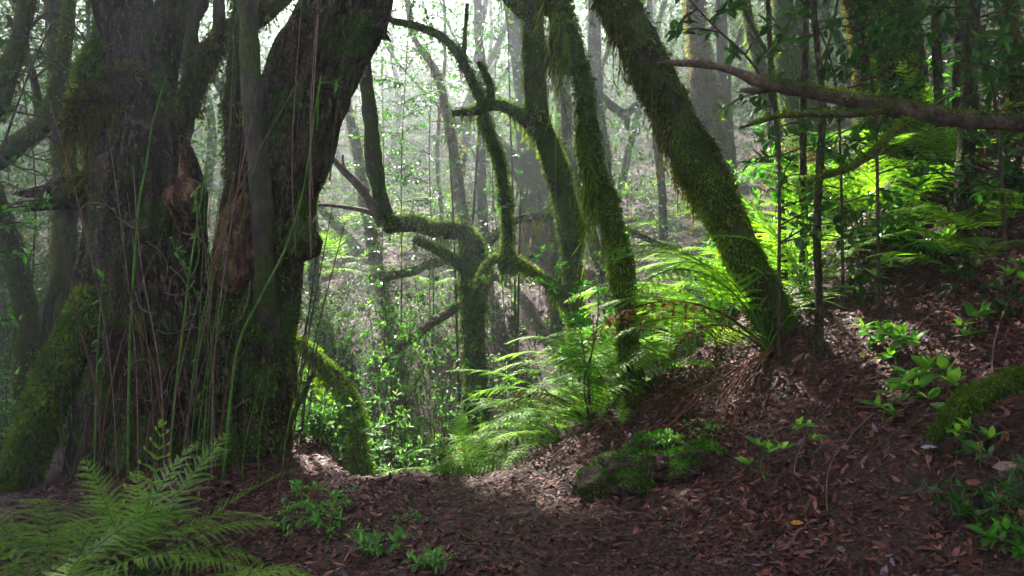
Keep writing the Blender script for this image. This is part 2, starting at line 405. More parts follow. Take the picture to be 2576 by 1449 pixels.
# ================================================================== ground
def ground():
    xs = np.concatenate([np.linspace(-75, -9, 50, endpoint=False), np.linspace(-9, -4, 60, endpoint=False), np.linspace(-4, 5, 330, endpoint=False), np.linspace(5, 12, 80, endpoint=False), np.linspace(12, 75, 48)])
    ys = np.concatenate([np.linspace(-60, 1, 30, endpoint=False), np.linspace(1, 7.2, 250, endpoint=False), np.linspace(7.2, 14, 120, endpoint=False), np.linspace(14, 58, 110)])
    X, Y = np.meshgrid(xs, ys)
    Z = terrain(X, Y)
    p = np.stack([X, Y, Z], -1)
    # clods and crumbs on the bare soil close by
    near = sstep(9, 6, Y)*sstep(-60, 1, Y)
    Z = Z+near*(.012*np.abs(vnoise(p, 22, 41))+.007*vnoise(p, 40, 43))
    p[..., 2] = Z
    nx, ny = len(xs), len(ys)
    i = np.arange(ny-1)[:, None]*nx+np.arange(nx-1)[None]
    G = Geo(); G.add(p.reshape(-1, 3), np.stack([i, i+1, i+nx+1, i+nx], -1).reshape(-1, 4))
    tag(G.build('ground', M['soil']), 'brown forest soil rising into a bank beside the path', kind='structure')
ground()

def litter():
    G = Geo()
    def put(n, xr, yr, Lr, dens=None, small=False, tint=1.):
        y = yr[0]+(yr[1]-yr[0])*rng.random(n)**1.0
        x = rng.uniform(*xr, n)
        ok = np.abs(x) < .80*y+.6
        x, y = x[ok], y[ok]
        if dens is not None:
            k = rng.random(len(x)) < dens(x, y); x, y = x[k], y[k]
        z = terrain(x, y); nn = tnormal(x, y); n = len(x)
        p = np.stack([x, y, z], -1)
        L = rng.uniform(*Lr, n)
        tp = np.clip((y-3.4)/2.1, 0, 1); onp = np.exp(-((x-(.42-.85*tp))/(.62-.1*tp))**4)*(y < 5.8)
        L = L*(1-.22*onp)
        til = unit(nn+rng.normal(size=(n, 3))*.3)
        d = rdir(n); d = unit(d-til*np.sum(d*til, 1, keepdims=True))
        pal = np.array([[.115, .045, .034], [.20, .085, .068], [.065, .026, .02], [.30, .15, .105], [.19, .09, .095], [.03, .014, .011], [.36, .22, .12], [.17, .14, .18], [.11, .07, .028]])
        pal = pal*np.array([1.1, .84, .92]); c = pal[rng.choice(len(pal), n, p=[.25, .13, .24, .05, .07, .16, .02, .04, .04])]*rng.uniform(.55, 1.1, (n, 1))*(1-.2*onp[:, None])*tint
        leafset(G, p+nn*(.004+.02*rng.random((n, 1)))-d*L[:, None]*.5, d, til, L, L*rng.uniform(.26, .46, n), rng.choice([-.35, .35, .55]), not small, c, rng.uniform(-.1, .25))
    # thinner where the soil shows on the right hand slope, thick on the path and the lip of the gully
    def dn(x, y):
        d = (x-1.25)*.848+(y-3.5)*.53
        p = np.stack([x, y, 0*x], -1)
        bare = sstep(.25, .8, d)*(sstep(4.9, 3.8, y))*.3+sstep(-.05, .25, vnoise(p, 1.3, 77))*.35
        return np.clip(1-bare, .12, 1)
    for k in range(4):
        put(6500, (-3.2, 4.5), (2.6, 5.2), (.028, .075), dn)
        put(7000, (-4, 5), (4.6, 8), (.03, .08), dn)
    for k in range(2):
        put(16000, (-12, 14), (8, 22), (.06, .14), lambda x, y: np.clip(.45+.5*vnoise(np.stack([x, y, 0*x], -1), .8, 5), .1, 1), True)
    put(1700, (-3.2, 4.5), (2.5, 6.5), (.075, .125), dn)
    put(3000, (.2, 5), (3, 7.2), (.055, .10), lambda x, y: sstep(.1, .5, (x-1.25)*.848+(y-3.5)*.53)*np.clip(.6+.6*vnoise(np.stack([x, y, 0*x], -1), 1.1, 12), .1, 1), tint=1.25)
    # crumbs and bits of bark
    for k in range(2):
        put(16000, (-3.5, 4.5), (2.5, 6), (.008, .024), None, True)
    tag(G.build('leaf_litter', litter_mat(), None), 'carpet of dry brown and pinkish leaves over the soil', kind='stuff')

def litter_mat():
    m, nt, N, L = newmat('dry_leaf')
    a = N.new('ShaderNodeAttribute'); a.attribute_name = 'Col'
    tc = N.new('ShaderNodeTexCoord'); n = noise_node(N, L, tc.outputs['Object'], 60, 4)
    mr = N.new('ShaderNodeMapRange'); L(n, mr.inputs[0]); mr.inputs[1].default_value = .3; mr.inputs[2].default_value = .7; mr.inputs[3].default_value = .65; mr.inputs[4].default_value = 1.25
    mx = N.new('ShaderNodeMix'); mx.data_type = 'RGBA'; mx.blend_type = 'MULTIPLY'; mx.inputs[0].default_value = 1; L(a.outputs['Color'], mx.inputs[6]); L(mr.outputs[0], mx.inputs[7])
    p = N.new('ShaderNodeBsdfPrincipled'); L(mx.outputs[2], p.inputs['Base Color']); p.inputs['Roughness'].default_value = .6; p.inputs['Specular IOR Level'].default_value = .25
    t = N.new('ShaderNodeBsdfTranslucent'); L(mx.outputs[2], t.inputs['Color'])
    s = N.new('ShaderNodeMixShader'); s.inputs[0].default_value = .15; L(p.outputs[0], s.inputs[1]); L(t.outputs[0], s.inputs[2])
    o = N.new('ShaderNodeOutputMaterial'); L(s.outputs[0], o.inputs['Surface'])
    return m
litter()

# ================================================================== light and shade: where the crowns are cut open to let the sun in
def lit(x, y):
    def seg(ax, ay, bx, by, w):
        t = np.clip(((x-ax)*(bx-ax)+(y-ay)*(by-ay))/((bx-ax)**2+(by-ay)**2), 0, 1)
        return np.exp(-((x-ax-t*(bx-ax))**2+(y-ay-t*(by-ay))**2)/w**2)
    f = .9*seg(.4, 6.6, 4.0, 7.6, .6)
    f = np.maximum(f, 1.1*seg(-1.6, 7.6, .6, 8.6, 1.0))
    f = np.maximum(f, 1.1*np.exp(-(((x-.2)/7.4)**2+((y-15)/7.5)**2)**2))
    f = np.maximum(f, 1.1*seg(-2.4, 7.3, -1.2, 7.0, .9))
    f = np.maximum(f, 1.*seg(-1.0, 3.5, -2.2, 3.4, .6))
    f = np.maximum(f, .45*np.exp(-(((x+6.5)/2.5)**2+((y-15)/5)**2)**2))
    return np.clip(f, 0, 1)

def shadow_xy(p, zr=.8):
    t = (p[:, 2]-zr)/SV[2]
    return p[:, 0]-SV[0]*t, p[:, 1]-SV[1]*t

def strip(p):
    """1 where a clump at p would come between the sun and the row of ferns along the gully lip."""
    s = 0
    for A, B, r in (((.1, 6.05, .6), (4.3, 7.4, 2.6), 1.2), ((2.3, 6.0, 1.9), (3.8, 6.5, 2.8), 1.0), ((-2.3, 7.05, 1.0), (-1.5, 7.0, -.2), .75), ((-1.5, 7.2, 0), (-.2, 7.6, .2), .6)):
        s = np.maximum(s, gap(p, np.array(A), np.array(B), r))
    return s

def gap(p, A, B, r):
    e1 = np.array([SV[1], -SV[0], 0]); e1 /= np.linalg.norm(e1); e2 = np.cross(SV, e1)
    def pr(q): return np.stack([q@e1, q@e2], -1)
    a, b, q = pr(A), pr(B), pr(p)
    t = np.clip(((q-a)@(b-a))/((b-a)@(b-a)), 0, 1)
    return sstep(r+.4, r, np.linalg.norm(q-a-t[:, None]*(b-a), axis=1))

def thin(p, amount=1.0):
    """Leaf clusters that would shade the sunny places of the photo are left out of the crowns."""
    x, y = shadow_xy(p)
    return rng.random(len(p)) > np.maximum(amount*lit(x, y), strip(p))

# ================================================================== trees
TREES = []
def tree(name, label, Y, parts, cat='tree', group=None, crown=None):
    first = parts[0][1][0]
    b = P(first[0], first[1], first[3] if len(first) > 3 else Y)
    g = parts[0][3].get('ground', True)
    if g: b[2] = T(b[0], b[1])
    root = empty(name, b, label, cat, group)
    for part in parts:
        pname, pts, mat, o = part
        rows = []
        for q in pts:
            yy = q[3] if len(q) > 3 else Y
            rows.append([*P(q[0], q[1], yy), q[2]*(.5 if Y < 11 else .43)/FPX*yy])
        rows = np.array(rows)
        if o.get('ground', part is parts[0]):
            z = T(rows[0, 0], rows[0, 1])
            if rows[0, 2] > z-.05: rows = np.concatenate([[[rows[0, 0], rows[0, 1], z-.3, rows[0, 3]*o.get('flare', 1.25)]], rows])
        big = rows[:, 3].max()
        G = Geo()
        ring = tube(G, rows, o.get('sides', 20 if big > .06 else 10), step=o.get('step', max(.025, min(.07, big*.4))), rough=o.get('rough', .12), ridge=o.get('ridge', 0.), lump=o.get('lump', .15), seed=o.get('seed', int(abs(pts[0][0]*7+pts[-1][1]))), ragged=o.get('ragged', 0.), crust=o.get('crust', .007 if mat == 'bark_dark' and big > .12 else (.006 if big > .12 else 0)))
        ob = G.build(pname, M[mat], root, b)
        if 'label' in o: ob['label'] = o['label']
        for ms in o.get('moss', ()):
            Gm = Geo()
            k_ = .72 if Y < 9.5 and ms.get('size', .03) > .02 and ms['n'] > 600 else 1.
            moss(Gm, ring, int(ms['n']*(1.6 if k_ < 1 else 1)), k_*ms.get('size', .03), ms.get('lo', 0), ms.get('hi', 1), ms.get('ud', .5), ms.get('hang'), ms.get('gaps', .35), ms.get('seed', 1), ms.get('thick', .01))
            Gm.build(ms.get('name', 'moss_foliage'), M[ms.get('mat', 'moss')], ob, b, False)
            # the child's mesh is already relative to the root
    TREES.append((root, b))
    return root

def mo(n, size=.03, ud=.5, gaps=.35, mat='moss', hang=None, lo=0, hi=1, seed=1, thick=.012, name='moss_foliage'):
    return dict(n=n, size=size, ud=ud, gaps=gaps, mat=mat, hang=hang, lo=lo, hi=hi, seed=seed, thick=thick, name=name)

# --- the huge old tree on the left, four stems from one base
tA = tree('old_laurel_tree', 'huge dark many stemmed old tree left of the path', 6.3, [
 ('trunk', [(345, 1215, 283), (345, 1000, 248), (340, 800, 235), (335, 600, 227), (350, 430, 214), (355, 300, 163), (345, 190, 128), (320, 80, 124), (295, -40, 128), (270, -200, 120)], 'bark_dark', dict(sides=150, step=.02, rough=.055, ridge=.16, lump=.12, flare=1.35, moss=[mo(2600, .03, .6, .75, 'moss', seed=4)])),
 ('trunk', [(450, 1215, 215, 6.5), (470, 900, 198, 6.5), (432, 640, 160, 6.45), (404, 420, 155, 6.4), (380, 280, 103, 6.4), (400, 170, 82, 6.4), (425, 60, 69, 6.4), (440, -120, 64, 6.4)], 'bark_dark', dict(sides=120, step=.02, rough=.055, ridge=.16, lump=.12, ground=True, moss=[mo(2200, .03, .6, .75, 'moss', seed=8), mo(700, .045, .6, .2, 'moss', lo=.62, hi=.85, seed=3)])),
 ('trunk', [(615, 1210, 224, 6.1), (610, 1000, 211, 6.1), (628, 820, 198, 6.15), (665, 640, 189, 6.2), (690, 480, 194, 6.2), (745, 330, 189, 6.2), (795, 190, 189, 6.2), (860, 40, 189, 6.2), (905, -80, 176, 6.2), (960, -260, 150, 6.2)], 'bark_dark', dict(sides=150, step=.02, rough=.055, ridge=.16, lump=.18, ground=True, flare=1.35, moss=[mo(6500, .032, .6, .62, 'moss', lo=.0, hi=.45, seed=6), mo(2500, .03, .6, .7, 'moss_olive', lo=.45, hi=.9, seed=11)])),
 ('trunk', [(690, 900, 40, 6.2), (672, 780, 54, 5.85), (664, 640, 54, 5.75), (652, 450, 52, 5.75), (634, 250, 50, 5.75), (622, 0, 52, 5.75), (618, -160, 50, 5.75)], 'bark_grey', dict(sides=22, ridge=.06, ground=False)),
 ('broken_stub', [(735, 640, 60, 5.8), (765, 610, 80, 5.8), (770, 560, 50, 5.8)], 'bark_dark', dict(sides=24, rough=.3)),
 ('broken_limb', [(385, 215, 90, 6.2), (300, 235, 100, 6.1), (235, 270, 85, 6.0), (190, 315, 70, 5.95)], 'bark_dark', dict(sides=30, ragged=.08, rough=.2, moss=[mo(5200, .04, 1.25, .05, 'moss_olive', seed=21, thick=.03), mo(500, .05, 0, 0, 'moss_olive', (420, .26), .45, 1, 2, name='hanging_moss')])),
 ('broken_limb', [(330, 480, 100, 6.2), (240, 490, 90, 6.1), (170, 490, 70, 6.0), (100, 500, 45, 5.9)], 'bark_dark', dict(sides=26, ragged=.1, rough=.25, moss=[mo(2800, .04, 1.3, .1, 'moss_olive', lo=.2, hi=.75, seed=2, thick=.03)])),
 ('limb', [(250, 330, 55, 6.9), (238, 230, 85, 6.9), (255, 150, 60, 6.9), (268, 60, 36, 6.9), (268, -60, 34, 6.9)], 'bark_mossy', dict(moss=[mo(6500, .05, .3, .0, 'moss_lime', (160, .16), seed=5, thick=.03)])),
 ('broken_wood', [(482, 620, 44, 6.25), (474, 545, 66, 6.0), (466, 490, 84, 5.92), (464, 470, 60, 5.92), (461, 462, 34, 5.92), (461, 405, 16, 5.92)], 'rotten', dict(sides=40, step=.012, rough=.2, lump=.3, ridge=.2, crust=.012, ragged=.1, ground=False, label='splintered red broken stub')),
 ('broken_wood', [(616, 790, 50, 6.12), (606, 720, 96, 5.93), (595, 680, 104, 5.84), (590, 650, 104, 5.82), (594, 590, 96, 5.85), (606, 545, 88, 5.88), (612, 515, 60, 5.9)], 'rotten', dict(sides=48, step=.012, rough=.16, lump=.3, ridge=.2, crust=.014, ragged=.14, ground=False, label='crumbling orange rotten wood')),
 ('broken_stub', [(905, 60, 60, 6.1), (945, 60, 52, 6.1), (965, 80, 22, 6.1)], 'bark_dark', dict(sides=22, rough=.35, ragged=.06)),
], cat='tree')

tree('mossy_tree', 'narrow bright mossy trunk standing between the two stems of the old tree', 6.9, [
 ('trunk', [(590, 760, 60), (600, 560, 54), (592, 420, 46), (585, 300, 44), (592, 180, 40), (600, 60, 34), (610, -100, 30)], 'bark_mossy', dict(moss=[mo(5200, .045, .3, .02, 'moss', (140, .14), seed=3, thick=.025)])),
])
tree('leaning_tree', 'mossy limb slanting up right behind the old tree, with thin upright trunk', 7.4, [
 ('trunk', [(440, 560, 44), (475, 260, 40), (480, 120, 40), (482, 0, 38), (486, -120, 36)], 'bark_grey', dict()),
 ('limb', [(470, 290, 46), (490, 210, 52), (530, 130, 56), (600, 70, 56), (680, 20, 50), (760, -60, 40)], 'bark_mossy', dict(moss=[mo(3600, .045, .9, .1, 'moss_olive', (80, .12), seed=4, thick=.02)])),
 ('limb', [(480, 60, 24), (510, 20, 24), (520, -60, 22)], 'bark_grey', dict()),
 ('limb', [(555, 110, 30), (552, 30, 30), (556, -80, 28)], 'bark_grey', dict()),
])
tree('leaning_mossy_trunk', 'yellow green mossy trunk leaning left at the foot of the old tree', 6.0, [
 ('trunk', [(20, 1280, 90), (70, 1140, 84), (120, 1000, 82), (170, 880, 80), (215, 790, 80), (235, 730, 60)], 'bark_mossy', dict(ragged=.05, moss=[mo(9500, .04, .3, .0, 'moss', (120, .1), seed=9, thick=.03)])),
])
# --- centre: the bent tree over the gully
tree('bent_tree', 'mossy trunk in the gully bending left into two upright stems', 8.6, [
 ('trunk', [(1203, 1090, 62), (1198, 980, 56), (1193, 850, 54), (1188, 700, 54), (1190, 620, 58), (1160, 585, 50), (1100, 578, 46), (1030, 562, 46), (968, 560, 50)], 'bark_mossy', dict(sides=24, moss=[mo(5200, .035, .5, .3, 'moss', (130, .16), 0, .5, 3), mo(6000, .04, .9, .05, 'moss', (220, .22), .5, 1., 4, thick=.03)])),
 ('limb', [(975, 565, 44), (958, 500, 40), (940, 400, 40), (932, 300, 36), (920, 190, 34), (912, 80, 30), (905, -60, 28)], 'bark_grey', dict(sides=20, moss=[mo(900, .03, .5, .6, 'moss', seed=5)])),
 ('limb', [(965, 560, 36), (938, 520, 26), (905, 470, 22), (870, 435, 18), (838, 400, 14), (822, 385, 10)], 'dead_wood', dict(sides=12)),
 ('limb', [(945, 540, 14), (910, 528, 12), (860, 520, 10), (800, 515, 7)], 'dead_wood', dict(sides=8)),
 ('limb', [(885, 445, 10), (866, 425, 8), (862, 390, 6)], 'dead_wood', dict(sides=8)),
 ('limb', [(1180, 690, 30, 8.4), (1120, 640, 26, 8.3), (1060, 610, 22, 8.3), (1040, 600, 16, 8.3)], 'bark_mossy', dict(sides=14, moss=[mo(1500, .035, 1., .1, 'moss', (60, .12), seed=6, thick=.02)])),
])
tree('fork_tree', 'tall mossy trunk right of centre with a long forked side limb', 7.8, [
 ('trunk', [(1490, 990, 67), (1462, 860, 57), (1440, 720, 53), (1436, 580, 60), (1405, 440, 57), (1372, 350, 55), (1352, 290, 52), (1345, 180, 50), (1340, 60, 50), (1322, -60, 46), (1300, -200, 43)], 'bark_mossy', dict(sides=28, moss=[mo(12000, .035, .4, .58, 'moss', (330, .16), seed=3, thick=.015)])),
 ('limb', [(1352, 330, 44), (1320, 300, 34), (1285, 275, 28), (1240, 264, 28), (1195, 280, 22), (1135, 285, 14)], 'bark_mossy', dict(sides=16, moss=[mo(2400, .035, .9, .1, 'moss', (110, .12), seed=5, thick=.02)])),
 ('limb', [(1215, 290, 30), (1232, 340, 28), (1255, 400, 28), (1268, 480, 26), (1275, 570, 26), (1277, 690, 34)], 'bark_mossy', dict(sides=16, moss=[mo(3200, .035, .3, .1, 'moss', (150, .14), seed=6, thick=.02)])),
 ('limb', [(1222, 275, 26), (1195, 220, 26), (1160, 150, 24), (1120, 100, 22), (1060, 70, 20), (1000, 55, 16), (960, 42, 10)], 'bark_mossy', dict(sides=14, moss=[mo(1900, .03, .8, .3, 'moss', (60, .12), seed=7)])),
 ('limb', [(1235, 268, 22), (1232, 215, 20), (1220, 185, 18), (1208, 160, 14)], 'bark_mossy', dict(sides=12, ragged=.02, moss=[mo(500, .03, .8, .2, 'moss', seed=7)])),
 ('limb', [(1165, 155, 16), (1170, 90, 12), (1175, 10, 10)], 'bark_mossy', dict(sides=10)),
 ('limb', [(1425, 760, 32), (1390, 720, 28), (1340, 685, 26), (1290, 655, 26), (1240, 655, 24), (1215, 690, 22), (1190, 760, 18)], 'bark_mossy', dict(sides=14, moss=[mo(2600, .035, .8, .1, 'moss', (130, .13), seed=8, thick=.02)])),
 ('limb', [(1332, 40, 40), (1300, 20, 30), (1260, -20, 26), (1220, -90, 24)], 'bark_mossy', dict(sides=14, moss=[mo(600, .03, .8, .2, 'moss', (40, .12), seed=7)])),
])
tree('hanging_moss_tree', 'slim trunk draped with hanging moss left of the big leaning trunk', 5.95, [
 ('trunk', [(1585, 930, 50), (1575, 800, 46), (1560, 650, 54), (1535, 540, 50), (1500, 430, 46), (1478, 330, 42), (1470, 250, 40), (1455, 160, 44), (1430, 80, 46), (1395, -20, 44), (1350, -160, 40)], 'bark_mossy', dict(sides=24, moss=[mo(9500, .033, .3, .55, 'moss', (260, .12), seed=13, thick=.012), mo(500, .04, 0, 0, 'moss', (420, .34), .54, .62, 2, name='hanging_moss'), mo(500, .04, 0, 0, 'moss', (420, .32), .82, .95, 2, name='hanging_moss')])),
 ('limb', [(1400, 30, 30), (1375, 0, 26), (1350, -50, 24)], 'bark_mossy', dict(sides=14, moss=[mo(700, .04, 0, .05, 'moss_olive', (260, .35), seed=2, name='hanging_moss')])),
])
tree('leaning_tree', 'thick mossy trunk leaning left over the brightest ferns', 6.0, [
 ('trunk', [(1985, 880, 106), (1945, 790, 102), (1895, 690, 99), (1835, 570, 99), (1775, 450, 102), (1715, 340, 99), (1665, 230, 95), (1610, 110, 92), (1555, 10, 88), (1490, -110, 84), (1400, -260, 79)], 'bark_mossy', dict(sides=44, rough=.12, lump=.12, moss=[mo(22000, .028, .25, .64, 'moss', (0, .1), seed=17, thick=.015), mo(500, .04, 0, 0, 'moss_olive', (300, .2), .35, .62, 3, name='hanging_moss'), mo(500, .04, 0, 0, 'moss_olive', (320, .24), .68, .95, 3, name='hanging_moss'), mo(300, .04, 0, 0, 'moss', (220, .14), .08, .3, 3, name='hanging_moss')])),
])
tree('mossy_tree', 'upright golden green mossy trunk just right of the thick leaning one', 10.0, [
 ('trunk', [(1815, 600, 60), (1800, 480, 60), (1790, 380, 62), (1775, 260, 60), (1762, 150, 48), (1752, 60, 44), (1745, -100, 42)], 'bark_mossy', dict(sides=22, moss=[mo(9500, .045, .2, .03, 'moss_olive', (220, .16), seed=23, thick=.02)])),
 ('limb', [(1755, 120, 20), (1800, 60, 14), (1850, 10, 10)], 'bark_mossy', dict(sides=10)),
])
tree('twin_tree', 'dark twin trunk edged with moss behind the long bare branch', 6.6, [
 ('trunk', [(2355, 640, 130), (2320, 520, 110), (2290, 400, 100), (2262, 260, 92), (2250, 130, 90), (2245, 0, 92), (2240, -160, 90)], 'bark_dark', dict(sides=36, ridge=.1, moss=[mo(6500, .04, .4, .35, 'moss', (160, .12), seed=33)])),
 ('trunk', [(2330, 620, 90, 6.9), (2280, 500, 90, 6.9), (2240, 360, 86, 6.9), (2210, 220, 84, 6.9), (2190, 100, 80, 6.9), (2170, -20, 84, 6.9), (2140, -160, 84, 6.9)], 'bark_dark', dict(sides=32, ridge=.1, ground=True, moss=[mo(6500, .04, .4, .3, 'moss_olive', (160, .12), seed=37)])),
 ('trunk', [(2370, 620, 50, 7), (2340, 420, 46, 7), (2320, 250, 40, 7), (2300, 60, 36, 7), (2290, -120, 34, 7)], 'bark_dark', dict(sides=18, ground=True)),
])
tree('mossy_tree', 'broad dark mossy trunk widening downward behind the bare branch', 9.0, [
 ('trunk', [(2110, 640, 170), (2080, 500, 130), (2040, 370, 100), (2010, 250, 86), (1985, 120, 82), (1975, 0, 78), (1965, -140, 74)], 'bark_mossy', dict(sides=30, moss=[mo(9500, .05, .3, .15, 'moss', (160, .15), seed=43, thick=.015)])),
])
tree('mossy_tree', 'thin tilted mossy trunk between the golden and the broad dark ones', 8.4, [
 ('trunk', [(2010, 620, 44), (1985, 500, 42), (1950, 340, 36), (1915, 180, 32), (1885, 60, 28), (1860, -80, 26)], 'bark_mossy', dict(sides=16, moss=[mo(3600, .045, .3, .1, 'moss', (120, .14), seed=47, thick=.015)])),
])
tree('fallen_branch', 'long bare brown branch reaching in from the right above the ferns', 4.6, [
 ('branch', [(2700, 315, 52, 4.3), (2560, 308, 44, 4.35), (2400, 298, 42, 4.45), (2250, 270, 40, 4.55), (2100, 243, 34, 4.65), (1990, 222, 32, 4.7), (1910, 205, 34, 4.75), (1850, 180, 22, 4.8), (1780, 163, 20, 4.85), (1700, 158, 16, 4.9), (1652, 160, 9, 4.95)], 'dead_wood', dict(ground=False, sides=22, step=.025, ridge=.08, rough=.16, moss=[mo(9000, .017, 1.6, .1, 'moss', lo=.05, hi=.72, seed=3, thick=.006)])),
 ('side_branch', [(1935, 218, 26, 4.75), (1895, 228, 18, 4.75), (1870, 228, 8, 4.75)], 'dead_wood', dict(sides=12, ragged=.02)),
 ('side_branch', [(2230, 280, 14, 4.55), (2140, 288, 16, 4.5), (2050, 288, 15, 4.5), (1960, 292, 14, 4.5), (1905, 308, 11, 4.5), (1868, 320, 6, 4.5)], 'dead_wood', dict(sides=12, moss=[mo(3000, .016, 1.4, .1, 'moss', seed=4, thick=.005)])),
 ('side_branch', [(2290, 300, 20, 4.5), (2230, 350, 18, 4.5), (2190, 390, 18, 4.5), (2130, 425, 17, 4.5), (2070, 445, 14, 4.5), (2030, 462, 9, 4.5)], 'dead_wood', dict(sides=12, moss=[mo(4000, .018, 1.2, .05, 'moss', seed=5, thick=.006)])),
], cat='branch')
tree('mossy_stump', 'lime green mossy broken trunk leaning in the gully beside the old tree', 7.0, [
 ('trunk', [(915, 1220, 39), (905, 1130, 36), (900, 1060, 32), (880, 1000, 33), (840, 950, 36), (800, 910, 32), (770, 875, 26), (735, 850, 17)], 'bark_mossy', dict(sides=24, ragged=.05, moss=[mo(8500, .035, .6, .0, 'moss_lime', (420, .2), seed=3, thick=.03)])),
], cat='tree stump')
tree('arching_log', 'mossy log arching between trunks with a fringe of hanging moss', 11.0, [
 ('log', [(1200, 640, 26), (1290, 558, 24), (1400, 545, 26), (1500, 556, 22), (1580, 580, 20), (1680, 625, 16)], 'bark_mossy', dict(ground=False, sides=14, moss=[mo(1600, .05, 1., .05, 'moss', seed=3, thick=.02), mo(200, .05, 0, 0, 'moss_olive', (120, .26), .15, .7, 3, name='hanging_moss')])),
], cat='log')
tree('fallen_log', 'straight mossy log lying across the slope left of the bent tree', 10.2, [
 ('log', [(930, 700, 24), (1020, 685, 26), (1100, 660, 26), (1190, 640, 22)], 'bark_mossy', dict(ground=False, sides=12, moss=[mo(900, .04, 1.2, .1, 'moss', seed=3)])),
], cat='log')
tree('fallen_log', 'thin pale log slanting down to the gully bushes', 9.4, [
 ('log', [(930, 935, 20), (1000, 880, 22), (1090, 810, 24), (1180, 755, 22), (1250, 690, 18)], 'dead_wood', dict(ground=False, sides=12, moss=[mo(900, .03, 1.3, .2, 'moss', seed=5)])),
], cat='log')
tree('mossy_log', 'green mossy log lying on the bank at the right edge', 3.75, [
 ('log', [(2345, 1105, 30, 3.75), (2400, 1045, 56, 3.7), (2460, 1000, 58, 3.66), (2530, 968, 54, 3.62), (2680, 920, 54, 3.6)], 'bark_mossy', dict(ground=False, sides=22, step=.02, moss=[mo(6500, .016, 1.1, .02, 'moss', seed=5, thick=.012)])),
], cat='log')

